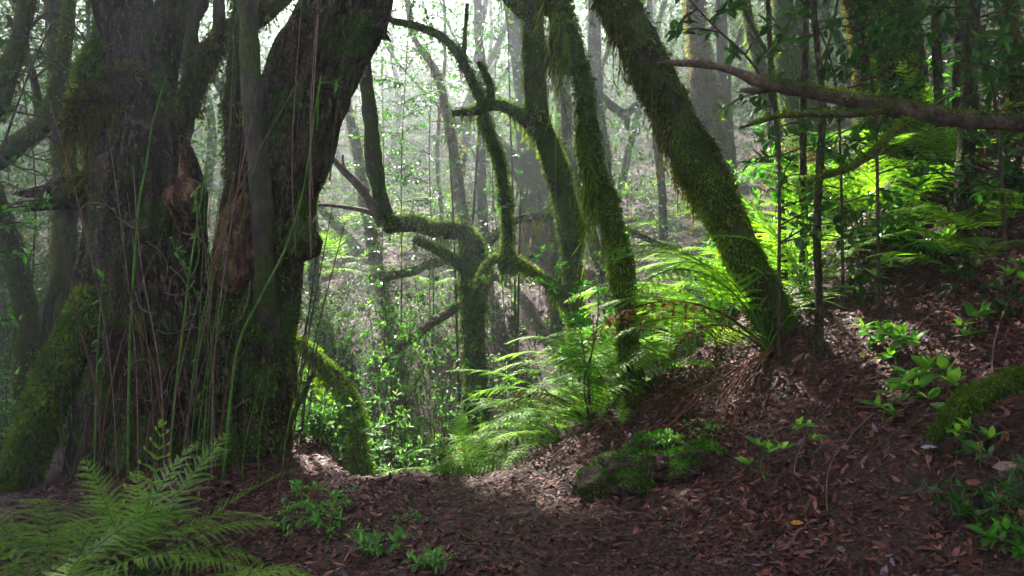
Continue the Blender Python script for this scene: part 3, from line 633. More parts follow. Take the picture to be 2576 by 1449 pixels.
# --- trees of the misty slope and the dark sides
FAR = [  # label, depth, moss, rows (px, py, width)
 ('big violet grey trunk deep in the mist with a leaning fork', 15.0, 0, [(1350, 600, 110), (1345, 500, 96), (1330, 380, 66), (1318, 250, 54), (1305, 120, 52), (1280, -40, 50)], [[(1340, 470, 70), (1290, 400, 50), (1240, 350, 44), (1215, 325, 36)]]),
 ('pale mossy trunk in the mist with a bracket shaped limb', 12.5, 1, [(1530, 520, 44), (1510, 330, 40), (1498, 180, 38), (1495, 40, 38), (1490, -80, 36)], [[(1480, 215, 26), (1530, 260, 26), (1570, 285, 28), (1600, 262, 22)], [(1572, 280, 40), (1580, 330, 6)]]),
 ('curving trunk in the mist crossing behind the forked limb', 13.0, 1, [(1190, 620, 34), (1160, 520, 34), (1145, 400, 30), (1130, 320, 28), (1110, 220, 24), (1085, 160, 22), (1040, 90, 18), (1020, -40, 16)], [[(1120, 260, 16), (1100, 190, 12), (1060, 130, 10)]]),
 ('straight hazy trunk with a mossy knot left of the violet one', 14.0, 0, [(1215, 600, 30), (1210, 400, 28), (1215, 250, 30), (1205, 100, 26), (1200, -60, 24)], []),
 ('slanting trunk lost in the brightest mist beside the old tree', 14.5, 1, [(935, 620, 30), (915, 480, 34), (895, 360, 30), (870, 250, 26), (850, 120, 22), (840, -60, 20)], []),
 ('grey upright trunk rising from the slope beneath the bare curved twigs', 11.5, 1, [(795, 900, 34), (790, 700, 32), (788, 560, 30), (780, 420, 26), (776, 250, 24), (770, 60, 20), (768, -60, 18)], []),
 ('short mossy limb hooked toward the hanging moss tree in mist', 11.0, 1, [(1400, 480, 30), (1425, 300, 30), (1412, 235, 34), (1385, 170, 24), (1365, 110, 22), (1350, -40, 20)], []),
 ('dim reddish trunk low behind the leaning mossy tree', 13.0, 0, [(1670, 640, 26), (1665, 480, 24), (1650, 330, 22), (1640, 150, 20), (1630, -60, 18)], []),
 ('hazy brown trunk showing right of the golden mossy trunk', 11.5, 0, [(1845, 560, 40), (1835, 420, 40), (1825, 250, 36), (1815, 100, 34), (1810, -80, 32)], [[(1825, 180, 20), (1850, 120, 18), (1880, 40, 14)]]),
 ('dark mossy trunk curving behind the leafy spray at far left', 8.2, 1, [(60, 1050, 60), (70, 900, 58), (62, 760, 56), (30, 620, 54), (0, 540, 50), (-40, 420, 46), (-70, 250, 40)], [[(60, 880, 30), (110, 860, 26), (125, 760, 22), (150, 660, 18), (160, 600, 14)]]),
 ('thick grey green trunk standing behind the pale crooked sapling', 9.5, 1, [(165, 1050, 84), (165, 900, 80), (160, 740, 66), (165, 600, 60), (160, 420, 56), (150, 250, 50), (140, 60, 46), (130, -80, 40)], []),
 ('dark bough rising leftward past the lower broken limb', 7.6, 1, [(-120, 470, 60), (0, 400, 50), (60, 350, 46), (110, 315, 44), (150, 200, 34), (170, 60, 28), (180, -60, 24)], [[(100, 320, 24), (90, 220, 20), (60, 120, 16), (20, 40, 12)]]),
 ('mossy dark trunk in the top left corner', 6.5, 1, [(-60, 420, 50), (0, 250, 46), (40, 120, 42), (70, 0, 38), (90, -120, 34)], []),
 ('dark bare trunk right of the twin trunk', 5.6, 0, [(2420, 640, 44), (2425, 480, 44), (2435, 320, 42), (2440, 150, 42), (2448, -60, 40)], []),
 ('narrow dark trunk between the twin trunk and the bare one', 6.4, 0, [(2385, 600, 26), (2370, 420, 24), (2362, 250, 22), (2355, 100, 20), (2350, -80, 18)], []),
 ('very thin dark trunk close beside the bare trunk', 6.8, 0, [(2395, 580, 20), (2400, 400, 20), (2406, 200, 18), (2410, -80, 16)], []),
 ('mossy slanting trunk in the top right corner', 6.2, 1, [(2640, 640, 36), (2570, 330, 32), (2550, 150, 28), (2530, -80, 26)], []),
 ('slim straight stem crossing in front of the bare branch', 5.3, 0, [(2060, 760, 20), (2055, 600, 18), (2062, 420, 18), (2070, 260, 17), (2060, 160, 15), (2045, 0, 14), (2035, -100, 13)], [[(2062, 165, 8), (2090, 90, 7), (2110, -20, 6)]]),
 ('slim dark stem left of the one crossing the branch', 6.2, 0, [(2020, 740, 20), (2022, 520, 18), (2018, 320, 17), (2026, 120, 15), (2030, -80, 14)], []),
 ('forked slim stem above the brightest upright fern', 6.4, 0, [(1975, 740, 18), (1960, 420, 16), (1945, 230, 15), (1938, 140, 14), (1930, -60, 10)], [[(1938, 150, 9), (1890, 60, 8), (1850, -30, 6)], [(1940, 135, 9), (1985, 50, 8), (2010, -30, 6)]]),
]
for k, (lab, Y, ms, rows, limbs) in enumerate(FAR):
    parts = [('trunk', rows, 'bark_mossy' if ms else ('bark_dark' if Y < 8 else 'bark_far'), dict(sides=18, moss=[mo(1500 if Y > 10 else 2400, .055 if Y > 10 else .045, .3, .2, 'moss' if k % 2 else 'moss_olive', (70, .16), seed=k, thick=.015)] if ms else []))]
    for l in limbs: parts.append(('limb', l, 'bark_mossy' if ms else 'bark_far', dict(sides=10)))
    tree('hazy_tree' if Y > 10 else 'slender_tree', lab, Y, parts)

# thin trees scattered over the far slope, told apart by nothing
for k in range(52):
    Y = rng.uniform(13, 30); x = rng.uniform(-.72, .62)*Y
    px = 1288+x/Y*FPX
    if 1180 < px < 1380 and Y < 16: Y += 8
    z0 = T(x, Y); h = rng.uniform(6, 9.5); r = rng.uniform(.035, .12)
    a = rng.normal(size=2)*.8; b2 = rng.normal(size=2)*.6
    b = np.array([x, Y, z0]); root = empty('hazy_tree', b, 'slim grey trunk among many fading into the mist on the slope', 'tree', 'slim trunks on the misty slope')
    G = Geo()
    tube(G, [[x, Y, z0-.3, r*1.3], [x+b2[0], Y, z0+h*.3, r], [x+a[0], Y+a[1], z0+h*.65, r*.8], [x+a[0]*1.6, Y+a[1], z0+h, r*.4]], 9, step=.25, rough=.12, lump=.2, seed=k)
    G.build('trunk', M['bark_far'], root, b)
    TREES.append((root, b))

# ================================================================== ferns
def frond_mesh(name, L, e0, e1, mat, seed, npair=19, stipe=.28, wid=.27, pinn=.0165, droop=.3, side=0., dead=False, young=False, asym=0.):
    """A twice divided fern frond along +X: arched stalk, side leaflets, and their own small lobes."""
    r = np.random.default_rng(seed); G = Geo()
    n = 60; t = np.linspace(0, 1, n)
    el = e0+(e1-e0)*t**1.25; az = side*t**2
    st = np.stack([np.cos(el)*np.cos(az), np.cos(el)*np.sin(az), np.sin(el)], -1)*L/(n-1)
    c = np.concatenate([[[0, 0, 0]], np.cumsum(st, 0)[:-1]])
    tube(G, np.concatenate([c, (.0055*(1-.8*t)*(L**.5))[:, None]], 1)[::3], 6, n=26, rough=.0, col=.12, lump=0)
    tp = stipe+(1-stipe)*np.linspace(0, 1, npair)**.92*.985
    for sgn in (-1, 1):
        tt = tp+r.normal(size=npair)*.004
        f = np.clip(tt, 0, .999)*(n-1); i = f.astype(int); p0 = c[i]+(c[np.minimum(i+1, n-1)]-c[i])*(f-i)[:, None]
        tg = unit(st[i]); sd = np.cross(np.array([0, 0, 1.]), tg); sd = unit(sd)*sgn; up = np.cross(tg, sd)*sgn
        u = (tt-stipe)/(1-stipe)
        ln = wid*L*np.minimum(1, .45+u*3.2)*np.clip(1-u, 0, 1)**.72*(1+r.normal(size=npair)*.07)
        ln = np.maximum(ln, .012)
        if dead: ln *= r.uniform(.5, 1.05, npair)
        ang = R(72)-R(28)*u+r.normal(size=npair)*.06
        m = 16; s = np.linspace(0, 1, m)
        D = sd*np.sin(ang)[:, None]+tg*np.cos(ang)[:, None]
        dz = droop*(1.0+.4*r.normal(size=npair)) if not dead else droop*(2.5+1.2*r.normal(size=npair))
        liftv = up*.10
        path = p0[:, None]+(D+liftv)[:, None]*(ln[:, None]*s[None])[..., None]+np.array([0, 0, -1.])*(dz[:, None]*ln[:, None]*s[None]**2)[..., None]+tg[:, None]*(ln[:, None]*.12*s[None]**2)[..., None]
        # midrib as a thin ribbon
        w = .0022*(1-.7*s)[None, :, None]*np.ones((npair, 1, 1))
        A = path-tg[:, None]*w; B = path+tg[:, None]*w
        V = np.stack([A, B], 2).reshape(-1, 3); o = np.arange(npair)[:, None]*m*2+np.arange(m-1)[None]*2
        G.add(V, np.stack([o, o+1, o+3, o+2], -1).reshape(-1, 4), None, np.full((len(V), 3), .3))
        # small lobes
        for k in range(npair):
            nl = max(3, int(ln[k]/(pinn*.58)))
            q = (np.arange(nl)+.6)/(nl+.3)
            fi = q*(m-1); ii = fi.astype(int); ii2 = np.minimum(ii+1, m-1)
            pp = path[k, ii]+(path[k, ii2]-path[k, ii])*(fi-ii)[:, None]
            dd = unit(path[k, ii2]-path[k, np.maximum(ii2-1, 0)])
            lw = np.minimum(pinn*(1.05-.75*q)*min(1, ln[k]/.08+.25), ln[k]*.5)
            for s2 in (-1, 1):
                lat = unit(tg[k]*s2-dd*np.sum(tg[k]*s2*dd, 1, keepdims=True))
                d2 = unit(lat*.9+dd*.5+np.array([0, 0, -.25 if not dead else -.8])+r.normal(size=(nl, 3))*(.07 if not dead else .5))
                nn = unit(np.cross(dd, lat)*s2*np.sign(1)+r.normal(size=(nl, 3))*.12)
                kk = np.ones(nl, bool) if not dead else r.random(nl) < .7
                cv = np.clip(.5+.15*r.normal()+r.uniform(-.1, .1, nl)+.12*u[k], 0, 1)
                leafset(G, pp[kk], d2[kk], nn[kk], lw[kk], lw[kk]*.56, .2, False, cv[kk][:, None]*np.ones(3))
            if young:
                th = np.linspace(0, 9, 22); rr = .011*(1-th/10.5)
                e = path[k, -1]; ax = unit(D[k]*.3+np.array([0, 0, 1.])); bx = D[k]
                cc = e+ax*.011+bx*(np.sin(th)*rr)[:, None]-ax*(np.cos(th)*rr)[:, None]
                tube(G, np.concatenate([cc, np.full((22, 1), .0032)], 1), 5, n=22, rough=0, lump=0, col=.85)
    if young:
        th = np.linspace(0, 9, 26); rr = .03*(1-th/10.5)
        e = c[-1]; ax = np.array([0, 0, 1.]); bx = np.array([-1., 0, 0])
        cc = e+ax*.0+bx*.03+bx*(-np.cos(th)*rr)[:, None]+ax*(np.sin(th)*rr)[:, None]
        tube(G, np.concatenate([cc, np.full((26, 1), .006)], 1), 6, n=26, rough=0, lump=0, col=.8)
    return G.mesh(name, np.concatenate(G.V), M[mat], False)

FM = {}
def variants(key, mat, n, **kw):
    FM[key] = []
    for k in range(n):
        a = dict(kw); e0, e1 = a.pop('e0'), a.pop('e1'); sd = a.pop('side', .35)
        r = np.random.default_rng(k*31+len(FM)*7)
        FM[key].append(frond_mesh('frond', 1.0, e0+r.normal()*.10, e1+r.normal()*.12, mat, k+len(FM)*13, side=r.normal()*sd, **a))
variants('arch', 'fern', 5, e0=R(62), e1=R(-38))
variants('low', 'fern', 4, e0=R(34), e1=R(-32))
variants('up', 'fern', 3, e0=R(84), e1=R(25))
variants('dark_arch', 'fern_dark', 4, e0=R(60), e1=R(-40), npair=20, wid=.28, pinn=.0175)
variants('dark_up', 'fern_dark', 3, e0=R(82), e1=R(38), npair=19, wid=.33, pinn=.0175)
variants('dark_low', 'fern_dark', 4, e0=R(30), e1=R(-30), npair=20, wid=.28, pinn=.0175)
variants('dead', 'fern_dead', 4, e0=R(52), e1=R(-62), npair=18, dead=True, wid=.27, pinn=.024)
FM['young'] = [frond_mesh('frond', 1.0, R(88), R(80), 'fern_dark', 3, npair=9, stipe=.38, wid=.2, young=True, pinn=.014)]
FM['young_up'] = [frond_mesh('frond', 1.0, R(58), R(26), 'fern_dark', 5, npair=22, stipe=.2, wid=.14, pinn=.013, droop=-.25)]

def fern(label, base, fronds, group=None, name='fern'):
    """fronds: (kind, azimuth in degrees seen from above, 0 = to the right, 90 = away, 180 = to the left; length; pitch change in degrees)"""
    root = empty(name, base, label, 'fern', group)
    for kind, az, L, pit in fronds:
        L *= 1.3 if kind in ('arch', 'low', 'up', 'dead') else 1.06
        v = FM[kind]; me = v[rng.integers(len(v))]
        o = bpy.data.objects.new('withered_frond' if kind == 'dead' else ('young_frond' if kind.startswith('young') else 'frond'), me); COL.objects.link(o); o.parent = root
        if kind == 'dead': o['label'] = 'red brown withered frond'
        o.rotation_euler = (rng.normal()*.12, R(-pit), R(az)); o.scale = (L, L, L)
        o.location = (rng.normal()*.02, rng.normal()*.02, 0)
    return root

def ring_fronds(kinds, n, L, a0=0, a1=360, pit=0):
    return [(kinds[int(rng.integers(len(kinds)))], a0+(a1-a0)*(k+.5)/n+rng.normal()*9, L*rng.uniform(.78, 1.08), pit+rng.normal()*7) for k in range(n)]

def gb(px, py, Y=None):
    if Y is None: return hit(px, py)
    b = P(px, py, Y); b[2] = T(b[0], b[1]); return b

big = fern('largest sunlit fern arching left from the foot of the thick leaning trunk', gb(1935, 850, 5.75),
     [('arch', 176, 1.55, 4), ('arch', 190, 1.5, -2), ('arch', 160, 1.45, 6), ('low', 200, 1.25, -2), ('low', 182, 1.35, 6), ('arch', 145, 1.3, 8), ('arch', 40, 1.15, 6), ('up', 95, 1.1, -4), ('arch', 15, 1.1, 4), ('arch', 215, 1.2, 8), ('dead', 186, 1.5, -8), ('dead', 205, .9, -10), ('arch', 120, 1.2, 8)])
# the dead stalks that lie down the bank below it
bb = np.array(big.location)
for k in range(16):
    a = R(rng.normal(213, 15)); L = rng.uniform(.6, 1.8)
    G = Geo(); rows = []
    for s in np.linspace(0, 1, 8):
        q = bb[:2]+np.array([.0, -.05])+np.array([math.cos(a+.25*s), math.sin(a+.25*s)])*L*s+rng.normal(size=2)*.012
        rows.append([q[0], q[1], max(T(q[0], q[1])+.02+.10*math.sin(min(s*3, 3.1))*(1-s)+rng.random()*.03, -9), .0065*(1-.6*s)])
    tube(G, np.array(rows), 6, step=.03, rough=.1, lump=0, col=.5)
    G.build('dead_stalk', M['stalk_red'], big, bb)

fern('tall upright sunlit fern behind the slim stems', gb(2035, 730, 6.0), [('up', 100, 1.45, 6), ('up', 170, 1.25, 0), ('arch', 20, 1.35, 4), ('arch', 350, 1.2, 0), ('arch', 175, 1.3, 12), ('arch', 60, 1.2, 8), ('up', 40, 1.1, 0), ('arch', 200, 1.1, 4), ('arch', 330, 1.1, 6)])
fern('sunlit fern with a big drooping red brown frond beside the twin trunk', gb(2165, 660, 6.4), [('dead', 120, 1.5, 30), ('dead', 60, 1.4, 34), ('dead', 200, 1.2, 24), ('arch', 170, 1.2, 8), ('arch', 20, 1.2, 6), ('arch', 340, 1.1, 2), ('up', 90, 1.2, 0), ('arch', 200, 1.05, 2), ('low', 10, 1.0, 8)])
fern('sunlit fern spreading before the base of the twin trunk', gb(2260, 640, 6.2), ring_fronds(['arch', 'low'], 8, .95, 90, 300, 4))
fern('low sunlit fern against the moss at the twin trunk foot', gb(2300, 560, 7.4), ring_fronds(['arch', 'low'], 7, .95, 20, 320, 6))
fern('bright fern under the big one with brown tips toward the slim trunk', gb(1800, 880, 6.35), [('arch', 180, 1.2, -4), ('low', 170, 1.25, 8), ('low', 195, 1.2, 2), ('arch', 150, 1.0, 2), ('arch', 205, 1.0, -6), ('dead', 190, .9, 0), ('arch', 100, .9, 4), ('low', 215, .95, 4)])
fern('bright low fern at the gully edge right of the slim hanging moss trunk', gb(1700, 905, 6.2), ring_fronds(['low', 'arch', 'low'], 8, 1.0, 130, 260, 0))
fern('bright fern whose fronds pass in front of the slim moss trunk', gb(1630, 935, 6.1), ring_fronds(['low', 'arch'], 8, .95, 120, 250, 2))
fern('bright fern with brown upright tips between two mossy trunk feet', gb(1560, 965, 6.2), [('arch', 165, 1.0, 8), ('low', 180, 1.05, 10), ('low', 195, 1.0, 6), ('arch', 140, .9, 10), ('dead', 120, .75, 20), ('up', 100, .7, 0), ('low', 210, .85, 4), ('arch', 40, .7, 0)])
fern('bright fern over the gully with one long frond pointing left', gb(1480, 1000, 6.1), [('low', 176, 1.1, 10), ('low', 190, .95, 2), ('low', 165, 1.0, 4), ('arch', 150, .8, 4), ('dead', 182, .8, 4), ('arch', 90, .75, 0), ('up', 70, .62, 0), ('low', 205, .8, -4)])
fern('bright fern hanging over the steep lip of the bank', gb(1415, 1050, 6.0), ring_fronds(['low', 'arch', 'low'], 8, .85, 130, 250, -4))
fern('bright fern with a dry brown frond low on the lip of the bank', gb(1345, 1110, 5.85), [('low', 180, .85, 2), ('low', 170, .8, -6), ('low', 195, .8, -8), ('dead', 176, .8, -2), ('arch', 150, .65, 0), ('low', 215, .7, -12), ('arch', 100, .55, 0)])
fern('small bright fern where the bank meets the path', gb(1270, 1180, 5.75), ring_fronds(['low', 'arch'], 7, .62, 110, 260, -4))
fern('small yellow green fern rising at the lowest dip of the path', gb(1180, 1225, 5.6), [('up', 100, .5, 0), ('up', 60, .46, 0), ('up', 140, .45, 4), ('arch', 180, .45, 0), ('arch', 10, .4, 0)])
fern('low fern creeping left along the crest of the path', gb(1140, 1222, 5.5), [('low', 172, .52, -12), ('low', 186, .46, -14), ('low', 160, .42, -10), ('low', 10, .3, -8)])
for k in range(18):
    if k < 11:
        t = k/10; px, py = 1240+t*720, 1200-t*370; fb = gb(px, 0, 6.25+.25*rng.random()+.2*t)
    else:
        fb = gb(rng.uniform(1960, 2380), 0, rng.uniform(6.1, 7.4))
    fern('bright fern crowded among others along the lip of the gully', fb, ring_fronds(['arch', 'low', 'arch', 'up'] if k > 10 else ['arch', 'low'], 8, .95, 60, 290, 6), 'bright ferns crowded along the gully lip')
# left foreground
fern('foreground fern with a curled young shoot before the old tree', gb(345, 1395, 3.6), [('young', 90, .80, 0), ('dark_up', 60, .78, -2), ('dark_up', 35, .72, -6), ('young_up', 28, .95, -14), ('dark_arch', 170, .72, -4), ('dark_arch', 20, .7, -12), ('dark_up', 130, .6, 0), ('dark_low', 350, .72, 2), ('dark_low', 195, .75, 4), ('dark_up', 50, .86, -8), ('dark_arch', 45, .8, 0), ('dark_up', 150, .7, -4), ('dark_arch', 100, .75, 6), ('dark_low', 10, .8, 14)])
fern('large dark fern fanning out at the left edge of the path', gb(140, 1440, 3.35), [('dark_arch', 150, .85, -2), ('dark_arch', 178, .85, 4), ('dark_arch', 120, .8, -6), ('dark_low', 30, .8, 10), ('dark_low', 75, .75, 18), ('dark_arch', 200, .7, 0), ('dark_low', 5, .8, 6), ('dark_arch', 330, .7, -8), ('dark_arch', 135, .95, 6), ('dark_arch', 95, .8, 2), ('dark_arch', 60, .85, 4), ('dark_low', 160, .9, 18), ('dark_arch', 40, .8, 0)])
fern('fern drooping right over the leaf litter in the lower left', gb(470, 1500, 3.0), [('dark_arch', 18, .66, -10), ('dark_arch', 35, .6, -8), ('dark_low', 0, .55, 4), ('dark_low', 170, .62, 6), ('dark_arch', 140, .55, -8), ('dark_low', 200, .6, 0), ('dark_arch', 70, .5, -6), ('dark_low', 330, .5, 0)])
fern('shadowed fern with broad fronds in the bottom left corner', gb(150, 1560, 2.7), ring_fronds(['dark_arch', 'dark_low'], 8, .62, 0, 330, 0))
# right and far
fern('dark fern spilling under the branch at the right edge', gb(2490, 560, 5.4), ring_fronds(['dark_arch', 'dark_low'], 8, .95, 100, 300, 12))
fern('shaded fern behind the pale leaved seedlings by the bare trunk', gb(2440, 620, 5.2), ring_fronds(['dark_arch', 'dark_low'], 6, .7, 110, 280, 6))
fern('little pale fern on the dark gully wall right of the bent trunk', gb(1225, 985, 8.9), [('low', 5, .5, 12), ('low', 20, .45, 10), ('low', 340, .4, 4), ('low', 60, .4, 8)])
fern('pale fern in the gully left of the lime mossy stump', gb(800, 1060, 7.9), [('arch', 170, .5, 4), ('low', 190, .45, 0), ('low', 150, .5, 8), ('arch', 20, .4, 0)])
fern('small green fern on the bank above the mossy lump', gb(1560, 1090), [('up', 100, .26, 0), ('up', 60, .22, -8), ('arch', 160, .2, 0)])
for k, (px, Y) in enumerate([(1310, 16), (1420, 15), (1560, 14), (1130, 17), (990, 15), (880, 13), (760, 13), (1700, 14), (1820, 13.5), (1640, 16), (1930, 12), (2050, 11), (2160, 10.5), (820, 15.5), (1060, 12.5), (1770, 11.5)]):
    fern('hazy fern among the bushes on the misty slope', gb(px, 0, Y), ring_fronds(['arch', 'low'], 6, 1.2, 0, 360, 4), 'ferns on the misty slope')

# ================================================================== leafy plants
def plant(name, label, base, stems, L, mat, twigmat='twig', cat='shrub', group=None, twigs=5, twl=.3, nleaf=9, start=.35, whorl=False, wr=.42, sr=.008, near=False, up=.35):
    """stems: list of rows (x, y, z) from base to tip."""
    root = empty(name, base, label, cat, group)
    Gf = Geo()
    for pts in stems:
        pts = np.asarray(pts, float); Gs = Geo()
        ln = np.linalg.norm(np.diff(pts, axis=0), axis=1).sum()
        rows = np.concatenate([pts, (sr*np.linspace(1, .4, len(pts)))[:, None]], 1)
        ring = tube(Gs, rows, 7, step=max(.03, ln/26), rough=.08, lump=0)
        c = ring['c']; m = len(c)
        ends = [(c[-1], unit(c[-1]-c[-2]))]
        for k in range(twigs):
            i = int((start+(1-start)*(k+rng.random())/max(twigs, 1))*(m-1)); i = min(i, m-2)
            a = rng.uniform(0, 6.283); d = unit(np.array([math.cos(a), math.sin(a), up+rng.normal()*.15])); tl = twl*rng.uniform(.6, 1.15)*(1.15-.5*i/m)
            e = c[i]+d*tl+np.array([0, 0, -.06*tl]); md = c[i]+d*tl*.5+np.array([0, 0, .05*tl])
            tube(Gs, np.array([[*c[i], sr*.5], [*md, sr*.4], [*e, sr*.2]]), 5, n=6, rough=0, lump=0)
            ends.append((e, d))
            if not whorl:
                u = rng.random(nleaf)*.85+.15
                pp = c[i]+(e-c[i])*u[:, None]
                dd = unit(d*.6+rdir(nleaf, .1)*.9)
                ll = L*rng.uniform(.6, 1.15, nleaf)
                leafset(Gf, pp, dd, unit(rdir(nleaf)*.55+np.array([0, 0, 1.])), ll, ll*wr, .22, near, rng.uniform(.15, .75, (nleaf, 1))*np.ones(3), .15)
        for e, d in ends:
            n = rng.integers(5, 8) if whorl else 4
            a = np.arange(n)*2.4+rng.random()*6
            lo = np.linspace(.95, .35, n)
            dd = unit(np.stack([np.cos(a), np.sin(a), 0*a], -1)*lo[:, None]+np.array([0, 0, .25])+np.linspace(0, .9, n)[:, None]*np.array([0, 0, 1.])+d*.2+rng.normal(size=(n, 3))*.12)
            ll = L*np.linspace(1.1, .6, n)*rng.uniform(.7, 1.3, n)
            dd = unit(dd+rng.normal(size=(n, 3))*.22-np.array([0, 0, .3])*rng.random((n, 1)))
            pp = e-d*(np.linspace(.25, 0, n)*twl*.6)[:, None]
            leafset(Gf, pp, dd, unit(np.array([0, 0, 1.])+rdir(n)*.4), ll, ll*wr*rng.uniform(.8, 1.25, n), .2, near, np.clip(np.linspace(.1, .95, n)+rng.normal(size=n)*.16, 0, 1)[:, None]*np.ones(3), .18)
        Gs.build('stem', M[twigmat], root, base)
    Gf.build('foliage', M[mat], root, base, False)
    return root

def stems_up(b, h, n, spread, lean=(0, 0), wob=.05):
    out = []
    for k in range(n):
        a = rng.uniform(0, 6.283) if n > 1 else 0; s = spread*rng.uniform(.4, 1) if n > 1 else spread*.2
        hh = h*(1 if k == 0 else rng.uniform(.6, .98))
        dx, dy = math.cos(a)*s+lean[0], math.sin(a)*s+lean[1]
        out.append([[b[0]+rng.normal()*.02, b[1]+rng.normal()*.02, b[2]-.05], [b[0]+dx*.25+rng.normal()*wob, b[1]+dy*.25, b[2]+hh*.35], [b[0]+dx*.6+rng.normal()*wob, b[1]+dy*.6, b[2]+hh*.7], [b[0]+dx, b[1]+dy, b[2]+hh]])
    return out

def shrub(label, px, Y, pytop, n, spread, L, mat, name='shrub', group=None, **kw):
    b = gb(px, 0, Y); top = CZ+(724.5-pytop)/FPX*Y; h = max(.25, top-b[2])
    return plant(name, label, b, stems_up(b, h, n, spread), L, mat, group=group, **kw)

W_ = dict(twigs=9, twl=.34, nleaf=7, start=.2)
SHR = [  # label, px, Y, py of the top, stems, spread, leaf, material
 ('pale green bush with upright whorls left of the mossy stump', 820, 6.7, 1060, 7, .28, .075, 'leaf_mid'),
 ('bush of pale whorled leaves in front of the lime mossy stump', 960, 6.5, 985, 8, .32, .075, 'leaf_mid'),
 ('dense glossy bush filling the gully below the bent trunk', 1060, 6.6, 1010, 9, .36, .075, 'leaf_mid'),
 ('low glossy bush at the lip of the path dip', 1130, 6.2, 1110, 7, .25, .07, 'leaf'),
 ('open bush with bright leaves just left of the bent trunk', 1110, 7.6, 890, 7, .42, .08, 'leaf_mid'),
 ('tall airy bush spangled with bright leaves above the slanting log', 1010, 8.0, 760, 7, .5, .08, 'leaf_mid'),
 ('leafy bush touching the foot of the bent trunk', 1150, 7.9, 960, 6, .36, .075, 'leaf'),
 ('airy sapling whose leaves cross the bent trunk top', 1130, 8.0, 640, 4, .45, .085, 'leaf'),
 ('tall thin sapling of glossy leaves left of the thin mossy stem', 990, 8.2, 470, 3, .35, .085, 'leaf'),
 ('sapling with leaves around the thin mossy vertical limb', 1280, 7.5, 500, 3, .4, .085, 'leaf'),
 ('broad leaved sapling leaning before the forked tree foot', 1420, 7.3, 620, 4, .42, .09, 'leaf'),
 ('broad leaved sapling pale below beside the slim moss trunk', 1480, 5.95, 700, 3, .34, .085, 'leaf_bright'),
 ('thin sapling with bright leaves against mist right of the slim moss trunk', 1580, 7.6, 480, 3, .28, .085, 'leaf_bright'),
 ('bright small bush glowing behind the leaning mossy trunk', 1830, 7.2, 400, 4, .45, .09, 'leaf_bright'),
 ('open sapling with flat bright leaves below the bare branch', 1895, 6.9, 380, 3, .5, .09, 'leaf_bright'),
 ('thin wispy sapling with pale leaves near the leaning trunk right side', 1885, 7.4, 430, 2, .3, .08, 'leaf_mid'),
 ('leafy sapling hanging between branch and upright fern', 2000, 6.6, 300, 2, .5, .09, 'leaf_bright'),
 ('dusky sapling left of the twin trunk under the branch', 2140, 6.4, 330, 4, .5, .09, 'leaf'),
 ('blue green bush in shade behind the mossy leaning trunk at left', 25, 6.6, 960, 7, .45, .065, 'leaf_mid'),
 ('low bush beside the pale fern in the gully', 770, 7.4, 1100, 6, .3, .07, 'leaf_mid'),
 ('scrubby bush at the foot of the far grey upright trunk', 860, 10.2, 720, 8, .8, .085, 'leaf_mid'),
 ('wide bush under the straight fallen log', 1010, 9.6, 800, 8, .8, .08, 'leaf_mid'),
 ('bush catching light under the arching log', 1560, 10.2, 600, 8, .8, .085, 'leaf_mid'),
 ('bush in mist left of the leaning mossy trunk', 1680, 10, 640, 8, .8, .085, 'leaf_mid'),
]
for lab, px, Y, pt, n, sp, L, mt in SHR:
    shrub(lab, px, Y, pt, n, sp, L, mt, cat='shrub', near=Y < 7, **W_)

# young trees whose leaves hang into the top of the frame
def bough(label, pts, L, mat, n=10, twl=.5, name='leafy_sapling', nleaf=12):
    rows = np.array([P(*q) for q in pts]); z = T(rows[0, 0], rows[0, 1]); b = np.array([rows[0, 0], rows[0, 1], z])
    full = np.concatenate([[b-np.array([0, 0, .1])], rows[0:]]) if rows[0, 2] > z+.05 else np.concatenate([[b-np.array([0, 0, .1])], rows[1:]])
    return plant(name, label, b, [full], L, mat, cat='sapling', twigs=n, twl=twl, nleaf=nleaf, start=.3, sr=.016 if L > .08 else .011, near=True, up=.1)
bough('leafy sapling with big dark leaves at top right of the golden trunk', [(1960, 700, 5.6), (1955, 330, 5.6), (1900, 170, 5.5), (1790, 60, 5.4), (1700, -40, 5.3)], .125, 'leaf', 22, .6)
bough('leafy sapling arching across the top beside the slim crossing stem', [(2120, 690, 5.8), (2110, 300, 5.8), (2080, 120, 5.7), (2000, -30, 5.6)], .125, 'leaf', 22, .7)
bough('dark leafy sapling overhanging the twin trunk crown', [(2210, 650, 5.5), (2200, 260, 5.5), (2160, 60, 5.4), (2126, -60, 5.3)], .125, 'leaf', 22, .6)
bough('leafy sapling with drooping shoots in the upper right corner', [(2530, 640, 5.0), (2510, 330, 5.0), (2480, 120, 4.9), (2430, -40, 4.8)], .125, 'leaf', 26, .7)
bough('shadowed sapling with shining leaves right of the bare trunk', [(2500, 640, 6.2), (2480, 380, 6.2), (2500, 200, 6.2), (2540, 20, 6.2)], .09, 'leaf', 22, .8)
bough('dark leafy sapling in the top left corner', [(-60, 1000, 6.6), (-20, 500, 6.2), (60, 220, 6.0), (130, 60, 5.8)], .085, 'leaf', 20, .7)
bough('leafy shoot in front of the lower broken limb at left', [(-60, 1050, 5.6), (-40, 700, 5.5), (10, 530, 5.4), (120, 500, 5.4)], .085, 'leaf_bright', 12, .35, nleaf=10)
bough('tall dark sapling with hazy leaves near the left edge', [(60, 1000, 9), (90, 500, 9), (60, 220, 9), (40, 20, 9)], .09, 'leaf', 26, 1.0, nleaf=14)
bough('fine leaved sapling above the curved bare twigs in mist', [(1010, 760, 9.5), (1010, 420, 9.5), (1020, 200, 9.5), (1035, -40, 9.5)], .07, 'leaf', 46, .9, nleaf=22)
